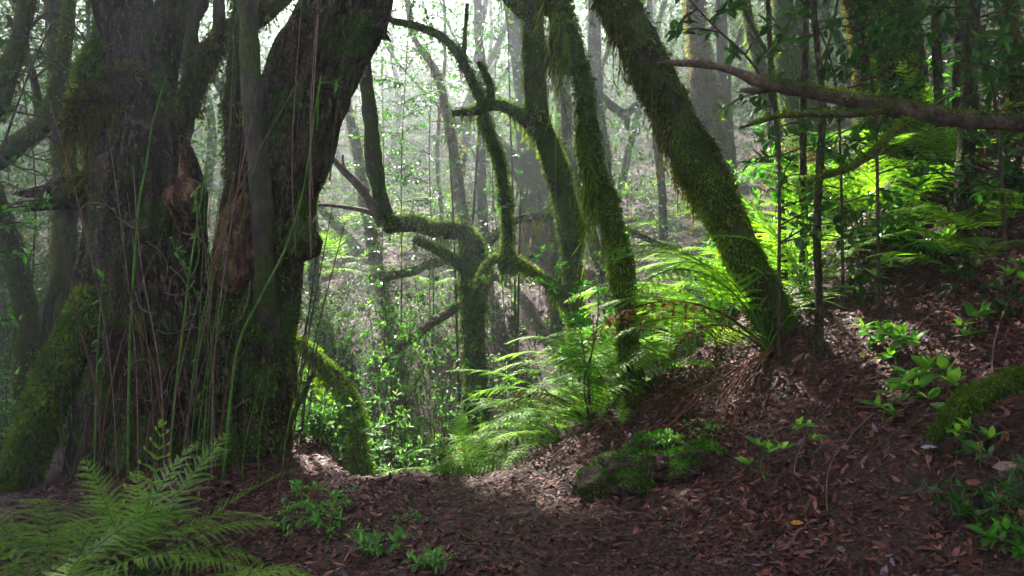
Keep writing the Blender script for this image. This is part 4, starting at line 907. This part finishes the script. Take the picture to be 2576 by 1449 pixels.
bough('fine leaved sapling left of the straight hazy trunk', [(1090, 700, 10.2), (1080, 400, 10.2), (1085, 180, 10.2), (1080, -40, 10.2)], .07, 'leaf', 46, 1.0, nleaf=22)
bough('fine leaved sapling in front of the violet trunk top', [(1240, 620, 11), (1240, 300, 11), (1250, 120, 11), (1262, -40, 11)], .075, 'leaf', 46, 1.0, nleaf=22)
bough('fine leaved sapling hanging in the mist beside the old tree', [(960, 700, 11.5), (965, 400, 11.5), (960, 180, 11.5), (950, -40, 11.5)], .07, 'leaf_far', 46, 1.1, nleaf=22)

# thin straight stems among the gully bushes
for k in range(5):
    Y = rng.uniform(7.3, 11); px = rng.choice([rng.uniform(980, 1180), rng.uniform(740, 1000), rng.uniform(1000, 1320)])
    b = gb(px, 0, Y); h = rng.uniform(3, 6.5); a = rng.normal(size=2)*.16
    root = empty('slender_sapling', b, 'slender straight stem rising through the gully bushes', 'sapling', 'slender stems in the gully')
    G = Geo(); tube(G, [[b[0], b[1], b[2]-.1, .016], [b[0]+a[0]*.3+rng.normal()*.03, b[1], b[2]+h*.35, .015], [b[0]+a[0], b[1]+a[1], b[2]+h*.7, .012], [b[0]+a[0]*1.7, b[1]+a[1], b[2]+h, .006]], 6, step=.2, rough=.1, lump=0)
    G.build('stem', M['twig'], root, b)
    Gf = Geo(); n = 40; u = rng.random(n)
    pp = b+np.array([a[0]*1.2, a[1], 0])*u[:, None]+np.array([0, 0, h])*u[:, None]+rng.normal(size=(n, 3))*np.array([.16, .16, .1])
    leafset(Gf, pp, rdir(n), unit(rdir(n)*.6+np.array([0, 0, 1.])), .07, .03, .2); Gf.build('foliage', M['leaf'], root, b, False)

# seedlings with pale whorls on the right hand bank
SEED = [
 ('seedling with two big pale top leaves left of the bare trunk', 2450, 520, 4.6, 450, .115), ('pale seedling with drooping whorl below the bare trunk', 2365, 600, 4.6, 585, .11),
 ('seedling with pale erect leaves beneath the end of the branch', 2405, 420, 4.5, 350, .11), ('pale whorled seedling near the foot of the twin trunk', 2300, 640, 4.9, 560, .10),
 ('three leaved seedling on the bank right of the dead stalks', 2215, 690, 4.9, 640, .10), ('spreading seedling with pale top leaf mid bank', 2180, 900, 4.3, 800, .10),
 ('seedling with one round bright leaf on top mid bank', 2260, 890, 4.2, 820, .105), ('pale seedling with star of narrow leaves at upper right', 2435, 880, 4.0, 770, .085),
 ('seedling with bright yellow green crown above a leafy skirt', 2310, 1000, 3.9, 905, .10), ('low seedling left of the bright crowned one', 2215, 1040, 4.0, 970, .085),
 ('pair leaved seedling alone on the lower bank', 1915, 1160, 4.15, 1105, .085), ('small pale seedling higher than the lone pair leaved one', 1995, 1110, 4.2, 1065, .075),
 ('drooping seedling by the right edge above the mossy log', 2545, 700, 3.8, 640, .09), ('seedling with dusky leaves below the dark fern', 2520, 560, 4.4, 480, .095),
 ('dark seedling under the mossy log', 2475, 1100, 3.5, 1060, .08), ('seedling of shaded leaves right of the bright crowned one', 2390, 1010, 3.9, 960, .085),
]
for lab, px, py, Y, pt, L in SEED:
    b = gb(px, py, Y) if T(P(px, py, Y)[0], Y) < P(px, py, Y)[2]+.5 else hit(px, py)
    h = max(.10, CZ+(724.5-pt)/FPX*b[1]-b[2])
    if h > .3: b = hit(px, pt+.24/Y*FPX); h = .22
    L *= rng.uniform(1.05, 1.5)
    plant('seedling', lab, b, stems_up(b, h, 2 if 'skirt' in lab or 'spreading' in lab else 1, .12, (rng.normal()*.05, -.03), .02), L, 'leaf_pale', 'stem_green' if h < .25 else 'twig_pink', 'seedling', twigs=3 if h > .2 else 1, twl=.11, whorl=True, sr=.005, near=True, start=.35, wr=.46)
for k in range(11):   # low dusky plants that clothe the right hand bank
    px, py = [(rng.uniform(2120, 2560), rng.uniform(560, 1100)), (rng.uniform(2250, 2570), rng.uniform(480, 760))][k % 2]
    b = hit(px, py); h = rng.uniform(.12, .38)
    plant('low_plant', 'low dusky leafed plant in the tangle on the upper bank', b, stems_up(b, h, 2, .14), .085, 'leaf', 'twig', 'plant', 'low plants on the upper bank', twigs=4, twl=.14, nleaf=5, sr=.004, near=True, wr=.45)
# path side plants
def herb(label, px, py, h, n, L, mat, tw=5, twl=.16, spread=.16, name='herb', wr=.4):
    b = hit(px, py); plant(name, label, b, stems_up(b, h, n, spread), L, mat, 'stem_green', 'plant', None, tw, twl, 6, .25, False, wr, .003, True, .2)
herb('bright feathery leaved plant on the litter left of the path', 830, 1330, .27, 4, .05, 'leaf_bright', 5, .22, .26)
herb('sprawling bright plant left of the feathery one', 745, 1335, .10, 3, .045, 'leaf_bright', 3, .2, .24)
herb('small sprig with narrow leaves at bottom of the path', 960, 1385, .10, 3, .075, 'leaf_mid', 3, .1, .16, wr=.3)
herb('single upright sprout with one bright leaf by the sprig', 1000, 1400, .10, 1, .07, 'leaf_bright', 1, .05)
herb('grey green sprig lowest beside the path', 1075, 1425, .07, 3, .06, 'leaf_mid', 3, .1, .14, wr=.3)
herb('tiny yellow green tuft at the path centre', 1025, 1320, .08, 3, .03, 'leaf_bright', 3, .06, .06)
herb('wispy fine plant on top of the mossy lump', 1660, 1140, .16, 4, .04, 'leaf_pale', 6, .12, .14)
herb('wispy plant between the mossy lump and seedlings', 1770, 1110, .14, 3, .035, 'leaf_pale', 5, .1, .1)
herb('compound leaved plant in the dark lower right corner', 2540, 1330, .34, 3, .07, 'leaf', 7, .22, .18, wr=.32)
herb('low compound leaved plant left of the corner one', 2420, 1300, .10, 3, .07, 'leaf', 4, .16, .2, wr=.32)
herb('yellowing broad leaf plant at the bottom right edge', 2560, 1400, .12, 3, .08, 'leaf_bright', 3, .1, .1)

# ================================================================== mossy lump at the foot of the bank
def lump():
    b = gb(1620, 1200, 4.75); root = empty('mossy_lump', b, 'lumpy dark earth clods under emerald moss at the foot of the bank', 'mossy lump')
    for k, (px, py, Y, r) in enumerate([(1520, 1215, 4.75, .17), (1580, 1180, 4.85, .2), (1650, 1200, 4.75, .16), (1700, 1190, 4.7, .14), (1650, 1090, 5.0, .14), (1770, 1165, 4.65, .13), (1730, 1210, 4.6, .10), (1590, 1250, 4.65, .12)]):
        c = P(px, py, Y); c[2] = T(c[0], c[1])+r*.1
        u = np.linspace(0, np.pi, 26); v = np.linspace(0, 2*np.pi, 44, endpoint=False)
        U, Vv = np.meshgrid(u, v, indexing='ij'); D = np.stack([np.sin(U)*np.cos(Vv), np.sin(U)*np.sin(Vv), np.cos(U)], -1)
        rr = r*(1+.28*fbm(D+c, 2.2, k, 3))
        V = c+D*rr[..., None]*np.array([1.3, 1.05, .68])
        i = np.arange(25)[:, None]*44; j = np.arange(44)[None]; j2 = (j+1) % 44
        G = Geo(); G.add(V.reshape(-1, 3), np.stack([i+j, i+44+j, i+44+j2, i+j2], -1).reshape(-1, 4))
        o = G.build('clod', M['soil'], root, b)
        n = 9000; a = rng.integers(0, 25, n); q = rng.integers(0, 44, n)
        p = V[a, q]+rng.normal(size=(n, 3))*.006; nn = D[a, q]
        kk = (nn[:, 2] > -.5) & (vnoise(p, 9, k)+.35*nn[:, 2] > -.05)
        p, nn = p[kk], nn[kk]; n = len(p)
        Gm = Geo(); s = .0095*rng.lognormal(0, .4, n)
        leafset(Gm, p, unit(nn+rdir(n)*.8), rdir(n), s, s*.5, .3, False, np.clip(.45+.3*vnoise(p, 14, 3)+rng.uniform(-.2, .2, n), 0, 1)[:, None]*np.ones(3))
        Gm.build('moss_foliage', M['moss_emerald'], o, b, False)
lump()

# ================================================================== canes, vines and twigs about the old tree
def cane(label, pts, w, mat, name='cane', group=None, cat='cane', Y=5.5, leaves=0, L=.09):
    rows = np.array([[*P(q[0], q[1], q[2] if len(q) > 2 else Y), w*.5/FPX*Y] for q in pts]); rows[:, 3] *= np.linspace(1, .6, len(rows))
    b = rows[0, :3].copy(); root = empty(name, b, label, cat, group)
    G = Geo(); ring = tube(G, rows, 6, step=.06, rough=.08, lump=0); G.build('stem', M[mat], root, b)
    if leaves:
        Gf = Geo(); c = ring['c']; i = rng.integers(len(c)//2, len(c), leaves)
        leafset(Gf, c[i], rdir(leaves, .3), unit(rdir(leaves)*.5+np.array([0, -.4, 1.])), L, L*.4, .2, True, np.full((leaves, 3), .6), .1); Gf.build('foliage', M['leaf_bright'], root, b, False)
    return root
def gy(px, Y): b = gb(px, 0, Y); return 724.5-(b[2]-CZ)/Y*FPX
cane('long bright green cane bowing across the right stem of the old tree', [(560, gy(560, 5.3)), (595, 890), (655, 750), (720, 620), (765, 470), (790, 300), (808, 190)], 8, 'stem_green', Y=5.4)
cane('bright green cane rising straight beside the rotten wood', [(425, gy(425, 5.35)), (440, 1000), (462, 820), (475, 700), (500, 540), (520, 420)], 7, 'stem_green', Y=5.4)
cane('bright green cane leaning over the left stem', [(322, gy(322, 5.45)), (326, 900), (338, 660), (352, 500), (366, 430), (380, 330), (398, 260), (420, 190)], 8, 'stem_green', Y=5.5)
cane('thin green cane at the far left of the old tree', [(236, gy(236, 5.5)), (245, 900), (252, 780), (262, 680)], 6, 'stem_green', Y=5.5, leaves=7)
cane('green leafy shoot in front of the red broken stub', [(470, 720), (500, 650), (497, 560), (492, 480)], 5, 'stem_green', Y=5.5, leaves=12, L=.08)
cane('green leafy shoot low on the left stem', [(505, 760), (470, 690), (440, 620), (432, 600)], 4, 'stem_green', Y=5.5, leaves=9, L=.08)
cane('hooked green shoot with one leaf at the top of the leaning stem', [(798, 330), (805, 215), (835, 208), (866, 190)], 5, 'stem_green', Y=5.6, leaves=2, L=.11)
cane('dark crooked branch leaning out right of the old tree base', [(705, 1140), (740, 1040), (770, 980), (790, 930)], 16, 'bark_dark', 'dead_branch', cat='branch', Y=5.9)
cane('pale crooked sapling with knots left of the old tree', [(90, gy(90, 6.2)), (130, 1120), (160, 980), (205, 860), (230, 780), (250, 650)], 15, 'twig_pink', 'crooked_sapling', cat='sapling', Y=6.2)
for k in range(24):
    px = rng.uniform(235, 545); Y = rng.uniform(5.15, 5.6); t = rng.uniform(-.9, 1.3); top = rng.uniform(560, 980) if k % 3 else rng.uniform(200, 560)
    y0 = gy(px, Y); h = y0-top
    cane('thin dry upright cane in the thicket against the old tree', [(px, y0, Y), (px+h*.05*t+rng.normal()*8, y0-h*.35, Y), (px+h*.16*t+rng.normal()*8, y0-h*.7, Y), (px+h*.3*t, top, Y+.1)], rng.uniform(2.5, 5), ['twig_pink', 'twig', 'stalk_red'][k % 3], group='dry canes against the old tree')
for k in range(9):
    px = rng.uniform(420, 540) if k < 6 else rng.uniform(600, 735); Y = rng.uniform(5.2, 5.55); y0 = gy(px, Y); top = rng.uniform(250, 800) if k < 6 else rng.uniform(860, 1060); h = y0-top
    cane('thin green upright cane in front of the old tree', [(px, y0, Y), (px+h*.03+rng.normal()*4, y0-h*.4, Y), (px+h*rng.uniform(.02, .2), top, Y)], rng.uniform(1.8, 3.6), 'stem_green', group='green canes in front of the old tree')
for k in range(20):
    px = rng.uniform(515, 590) if k < 13 else rng.uniform(690, 830); Y = rng.uniform(5.7, 6.6); top = rng.uniform(-40, 300); y0 = rng.uniform(600, 900) if k >= 13 else gy(px, Y)
    if k >= 13: y0 = rng.uniform(350, 700)
    cane('long thin vine hanging about the old tree stems', [(px, y0, Y-.55 if k >= 13 else Y), (px+rng.normal()*10, y0*.6+top*.4, Y-.55 if k >= 13 else Y), (px+rng.uniform(0, 70), top, Y-.5 if k >= 13 else Y)], rng.uniform(2.5, 5), ['twig', 'twig_pink'][k % 2], name='vine', group='hanging vines about the old tree', cat='vine')
for k in range(16):
    px = rng.uniform(260, 520); py = rng.uniform(480, 1050); a = rng.uniform(0, 6.28); r = rng.uniform(60, 150); Y = rng.uniform(5.2, 5.5)
    cane('curling dry tendril looped over the old trunk', [(px+math.cos(a+s*rng.uniform(.3, .5))*r*(1-.12*s), py+math.sin(a+s*.42)*r*(1-.12*s), Y) for s in range(5)], rng.uniform(2, 3.5), 'twig_pink', name='tendril', group='dry tendrils over the old trunk', cat='tendril')
for k in range(10):
    px = rng.uniform(695, 800); Y = rng.uniform(5.9, 6.9); y0 = gy(px, Y); top = rng.uniform(500, 1000); h = y0-top
    cane('thin dark cane right of the old tree at the gully edge', [(px, y0, Y), (px+h*.05+rng.normal()*5, y0-h*.4, Y), (px+h*rng.uniform(.1, .2), top, Y)], rng.uniform(3, 6), 'twig', group='dark canes at the gully edge')
for k in range(22):
    px = rng.uniform(0, 230); Y = rng.uniform(5.6, 8); y0 = gy(px, Y); top = rng.uniform(520, 1000); h = y0-top; t = rng.uniform(-.2, .3)
    cane('thin dark cane in the shade left of the old tree', [(px, y0, Y), (px+h*t*.3+rng.normal()*10, y0-h*.4, Y), (px+h*t+rng.normal()*10, top, Y)], rng.uniform(3, 8), 'twig', group='dark canes left of the old tree')
for k in range(12):   # bare arching twigs, upper left
    x0, y0 = rng.uniform(-30, 120), rng.uniform(60, 450); Y = rng.uniform(6, 8.5)
    cane('bare dark twig reaching across the shade at upper left', [(x0, y0, Y), (x0+60, y0+rng.normal()*30, Y), (x0+120, y0+rng.normal()*30+40, Y), (x0+190, y0+rng.normal()*50+60, Y)], rng.uniform(5, 11), 'twig', name='bare_twig', group='bare twigs at upper left', cat='twig')
def ground_stick(label, px, py, az, L, r, mat, group=None, name='fallen_twig', cat='twig', bend=.1):
    b = hit(px, py); G = Geo(); rows = []
    for s in np.linspace(0, 1, 7):
        a = R(az)+bend*s*3; q = b[:2]+np.array([math.cos(a), math.sin(a)])*L*s+rng.normal(size=2)*.006
        rows.append([*q, T(*q)+r+.012, r*(1-.5*s)])
    root = empty(name, b, label, cat, group); tube(G, np.array(rows), 7, step=.02, rough=.15, lump=0); G.build('wood', M[mat], root, b)
for k in range(66):
    px, py = (rng.uniform(1300, 2500), rng.uniform(900, 1400)) if k % 3 else (rng.uniform(700, 1500), rng.uniform(1230, 1420))
    ground_stick('thin dry twig lying on the leaf litter', px, py, rng.uniform(0, 360), rng.uniform(.12, .42), rng.uniform(.002, .0055), ['twig', 'twig_pink', 'dead_wood'][k % 3], 'twigs on the leaf litter', bend=rng.normal()*.12)
ground_stick('short grey split branch lying mid bank below the seedlings', 1960, 960, 215, .38, .014, 'dead_wood', name='fallen_branch', cat='branch')
ground_stick('long pale root curving down the bank toward the pair leaved seedling', 2200, 1050, 200, .9, .006, 'twig_pink', name='creeping_root', cat='root', bend=.16)
ground_stick('long pale root trailing from the upper right bank', 2540, 760, 215, 1.0, .008, 'twig_pink', name='creeping_root', cat='root', bend=.1)
ground_stick('dark stick poking from the mossy lump', 1740, 1125, 10, .3, .01, 'twig', name='fallen_branch', cat='branch')
def one_leaf(label, px, py, L, col, wr=.5):
    b = hit(px, py); root = empty('fallen_leaf', b, label, 'leaf'); G = Geo(); n = tnormal(b[0:1], b[1:2])
    leafset(G, b[None]+n*.03, np.array([[.8, -.5, .2]]), n+np.array([[0, -.5, 0]]), L, L*wr, .2, True, np.array([col]), .1); G.build('blade', bpy.data.materials['dry_leaf'], root, b, False)
one_leaf('single yellow fallen leaf on the dark bank', 2165, 905, .085, (.5, .36, .02))
one_leaf('orange curled leaf on top of the mossy lump', 1695, 1170, .1, (.6, .24, .05), .3)
one_leaf('pale blue grey fallen leaf on the lower right slope', 2320, 1140, .08, (.35, .4, .48), .35)
one_leaf('large pink brown leaf in the right hand shade', 2500, 1190, .13, (.3, .17, .18))
one_leaf('orange fallen leaf at right of the path', 1990, 1330, .07, (.5, .2, .03))

# ================================================================== leaf masses
def clusters(G, c, per, rad, L, wr=.42, flat=.7, cmul=None):
    """per leaves about each centre; a clump has its own value, so light and dark clumps stand side by side."""
    n = len(c)
    p = np.repeat(c, per, 0)+rng.normal(size=(n*per, 3))*np.array([1, 1, flat])*np.repeat(np.broadcast_to(rad, (n,)), per)[:, None]
    m = len(p); v = np.clip(np.repeat(rng.uniform(.2, .7, n), per)+rng.uniform(-.2, .2, m), 0, 1)
    ll = L*rng.uniform(.6, 1.25, m)
    leafset(G, p, rdir(m), unit(rdir(m)*.7+np.array([0, 0, 1.])), ll, ll*wr, .22, False, v[:, None]*np.ones(3))

def undergrowth():
    G = Geo()
    n = 6500
    y = 8.8+rng.random(n)**1.35*36; x = rng.uniform(-.82, .8, n)*y
    dens = sstep(-.35, .3, vnoise(np.stack([x, y, 0*x], -1), .42, 9))*.85+.15
    # the dark steep gully wall and the leaf strewn shelf above it stay bare
    wall = np.exp(-(((x-.6)/1.9)**2+((y-10.7)/1.9)**2)**2); shelf = .8*np.exp(-(((x+.1)/1.4)**2+((y-14)/2.2)**2)**2)
    k = (rng.random(n) < dens*(1-.92*wall)*(1-shelf)); x, y = x[k], y[k]
    z = terrain(x, y); h = .15+rng.random(len(x))**1.4*np.interp(y, [9, 12, 16, 40], [.7, 1.3, 2.6, 5])
    c = np.stack([x, y, z+h], -1)
    nearp = y < 17
    clusters(G, c[nearp], 42, .2+.1*rng.random(nearp.sum()), .085)
    clusters(G, c[~nearp], 36, .38, .15)
    G2 = Geo(); 
    tag(G.build('undergrowth', M['leaf_far'], None, None, False), 'mass of small bushes covering the misty slope', kind='stuff')
    G = Geo(); n = 500   # left hand shade
    y = rng.uniform(7.6, 13, n); x = -.5*y-rng.random(n)*.4*y
    c = np.stack([x, y, terrain(x, y)+rng.uniform(.05, .7, n)], -1); clusters(G, c, 34, .22, .075)
    n = 700   # gully floor and its left bank
    y = rng.uniform(6.9, 12, n); x = rng.uniform(-.42, .02, n)*y
    k = rng.random(n) < .25+.75*sstep(-.1, .3, vnoise(np.stack([x, y, 0*x], -1), .9, 3)); x, y = x[k], y[k]
    Gg = Geo(); clusters(Gg, np.stack([x, y, terrain(x, y)+rng.uniform(.05, .75, len(x))], -1), 32, .17, .068)
    tag(Gg.build('gully_undergrowth', M['leaf_mid'], None, None, False), 'tangle of leafy bushes on the gully floor', kind='stuff')
    n = 420               # right hand shade
    y = rng.uniform(6.6, 12, n); x = .62*y+rng.random(n)*.3*y
    c = np.stack([x, y, terrain(x, y)+rng.uniform(.05, .9, n)], -1); clusters(G, c, 34, .22, .08)
    tag(G.build('shade_undergrowth', M['leaf'], None, None, False), 'dark bushes under the trees on both flanks', kind='stuff')
undergrowth()

def crowns():
    """Foliage on the slope, plus unseen overhead leaves added for shade; every clump belongs to the nearest trunk."""
    roots = np.array([[b[0], b[1]] for _, b in TREES])
    # on the far slope: small leaves high up, seen through the mist
    n = 11000
    y = 11+rng.random(n)**1.2*33; x = rng.uniform(-.85, .8, n)*y
    z0 = terrain(x, y, False); z = z0+2.0+rng.random(n)**.9*8
    c = np.stack([x, y, z], -1)
    px = 1288+x/y*FPX; py = 724.5-(z-CZ)/y*FPX
    glow = np.exp(-(((px-900)/230)**2+((py-260)/330)**2))*.15+np.exp(-(((px-1480)/170)**2+((py-200)/260)**2))*.15
    c = c[(py > -160) & (rng.random(n) > glow)]
    c = c[thin(c, .85)]
    n = 3000                                          # the last rows of trees on the ridge
    y = rng.uniform(26, 47, n); x = rng.uniform(-.85, .8, n)*y; c2 = np.stack([x, y, terrain(x, y, False)+rng.random(n)*11], -1)
    far = c; c2 = c2[thin(c2, .0)]
    # overhead: unseen leaf layers added above and behind the eye for shade
    n = 26000
    x = rng.uniform(-15, 15, n); y = rng.uniform(-13, 23, n); z = rng.uniform(7.5, 12.5, n)+np.maximum(terrain(x, y, False), 0)*.5
    o = np.stack([x, y, z], -1)
    vis = (y > .5) & ((z-CZ)/np.maximum(y, .5) < .50)
    o = o[~vis]; o = o[thin(o, 1.0)]
    sx, sy = shadow_xy(o)
    o = o[(sy < 13) | (rng.random(len(o)) < .3)]
    o = o[(o[:, 1] > 2.5) | (rng.random(len(o)) < .2)]
    o = o[~((o[:, 0] > -4.5) & (o[:, 0] < .3) & (o[:, 1] > -4) & (o[:, 1] < 5.5))]  # canopy opened here to let sky light onto the left ferns
    n = 3000                                          # unseen boughs added so their shade falls on the path and near bank
    gx, gy_ = rng.uniform(-.9, 5, n), rng.uniform(2, 5.1, n); zz = rng.uniform(8, 12, n)
    e = np.stack([gx, gy_, 0*gx], -1)+SV*(zz/SV[2])[:, None]; e = e[(e[:, 2]-CZ)/e[:, 1] > .5]; e = e[thin(e, 0.)]
    o = np.concatenate([o, e])
    n = 2200                                          # unseen low boughs added behind and beside the eye to block sky light
    a = rng.uniform(R(150), R(390), n); rr = rng.uniform(5, 11, n)
    b = np.stack([np.cos(a)*rr, np.sin(a)*rr*.8-1.5, rng.uniform(.5, 8, n)], -1)
    b = b[(b[:, 1] < .3) | (np.abs(b[:, 0]) > .85*b[:, 1]+1.2)]; b = b[thin(b, 1.)]
    o = np.concatenate([o, b])
    for pts, per, rad, L, mat in ((far, 34, .5, .12, 'leaf_far'), (o, 14, .42, .28, 'leaf_shade_canopy'), (c2, 30, .75, .30, 'leaf_far')):  # the second set is the unseen canopy added for shade
        own = np.argmin(((pts[:, None, :2]-roots[None])**2).sum(2)+(0 if mat == 'leaf_shade_canopy' else 0), 1)
        for i, (root, bs) in enumerate(TREES):
            q = pts[own == i]
            if len(q) == 0 or root['category'] != 'tree': continue
            G = Geo(); clusters(G, q, per, rad, L); G.build('crown', M[mat], root, bs, False)

# unseen trees added beside and behind the eye to block stray sky light
for lab, x, y in (('added unseen shade tree behind the viewer left of the path', -4.5, -3.5), ('added unseen shade tree behind the viewer right of the path', 4.6, -3.0), ('added shade tree out of view far left of the path', -8.5, 2.5), ('added shade tree out of view up the right bank', 8.5, 3.0), ('added unseen shade tree farthest back along the path', .5, -9)):
    b = np.array([x, y, T(x, y)]); root = empty('added_shade_tree', b, lab, 'tree'); G = Geo()
    tube(G, [[x, y, b[2]-.3, .34], [x+.1, y, b[2]+3, .25], [x-.2, y+.2, b[2]+7, .2], [x, y, b[2]+11, .08]], 16, step=.15, rough=.12, lump=.2); G.build('trunk', M['bark_dark'], root, b)
    TREES.append((root, b))
TREES = [t for t in TREES if t[0]['category'] == 'tree']
crowns()

# ================================================================== air, sky, sun, camera
HAZE = .0068
def haze():
    m, nt, N, L = newmat('misty_air')
    v = N.new('ShaderNodeVolumePrincipled'); v.inputs['Color'].default_value = (.83, .865, 1., 1); v.inputs['Density'].default_value = HAZE; v.inputs['Anisotropy'].default_value = .7
    o = N.new('ShaderNodeOutputMaterial'); L(v.outputs[0], o.inputs['Volume'])
    G = Geo(); X, Y0, Y1, Z0, Z1 = 78, -63, 60, -5, 38
    V = [[x, y, z] for x in (-X, X) for y in (Y0, Y1) for z in (Z0, Z1)]
    G.add(V, [[0, 1, 3, 2], [4, 6, 7, 5], [0, 4, 5, 1], [2, 3, 7, 6], [0, 2, 6, 4], [1, 5, 7, 3]])
    tag(G.build('haze', m, None, None, False), 'thin bright mist filling the forest', kind='stuff')
haze()

w = bpy.data.worlds.new('World'); SC.world = w; w.use_nodes = True
nt = w.node_tree; nt.nodes.clear()
sky = nt.nodes.new('ShaderNodeTexSky'); sky.sky_type = 'NISHITA'; sky.sun_disc = False
sky.sun_elevation = SUN_EL; sky.sun_rotation = SUN_AZ; sky.dust_density = 3; sky.air_density = 1.0
bg = nt.nodes.new('ShaderNodeBackground'); bg.inputs['Strength'].default_value = .072
ow = nt.nodes.new('ShaderNodeOutputWorld'); hs = nt.nodes.new('ShaderNodeHueSaturation'); hs.inputs['Saturation'].default_value = .45; nt.links.new(sky.outputs[0], hs.inputs['Color']); nt.links.new(hs.outputs[0], bg.inputs['Color']); nt.links.new(bg.outputs[0], ow.inputs['Surface'])

sl = bpy.data.lights.new('sun', 'SUN'); sl.energy = 5.0; sl.angle = R(1.0); sl.color = (1., .95, .86)
so = bpy.data.objects.new('sun', sl); COL.objects.link(so)
from mathutils import Vector
so.rotation_euler = Vector([float(v) for v in SV]).to_track_quat('Z', 'Y').to_euler()

cam = bpy.data.cameras.new('camera'); co = bpy.data.objects.new('camera', cam); COL.objects.link(co)
cam.sensor_width = 36; cam.lens = 24; cam.clip_start = .05; cam.clip_end = 500
co.location = (0, 0, CZ); co.rotation_euler = (R(90), 0, 0); SC.camera = co
vs = SC.view_settings; vs.view_transform = 'Standard'; vs.look = 'None'; vs.exposure = EXPOSURE; vs.gamma = 1
cy = SC.cycles
cy.max_bounces = 7; cy.diffuse_bounces = 3; cy.glossy_bounces = 2; cy.transmission_bounces = 4; cy.volume_bounces = 1; cy.transparent_max_bounces = 4
cy.caustics_reflective = False; cy.caustics_refractive = False; cy.use_denoising = True
cy.sample_clamp_indirect = 6
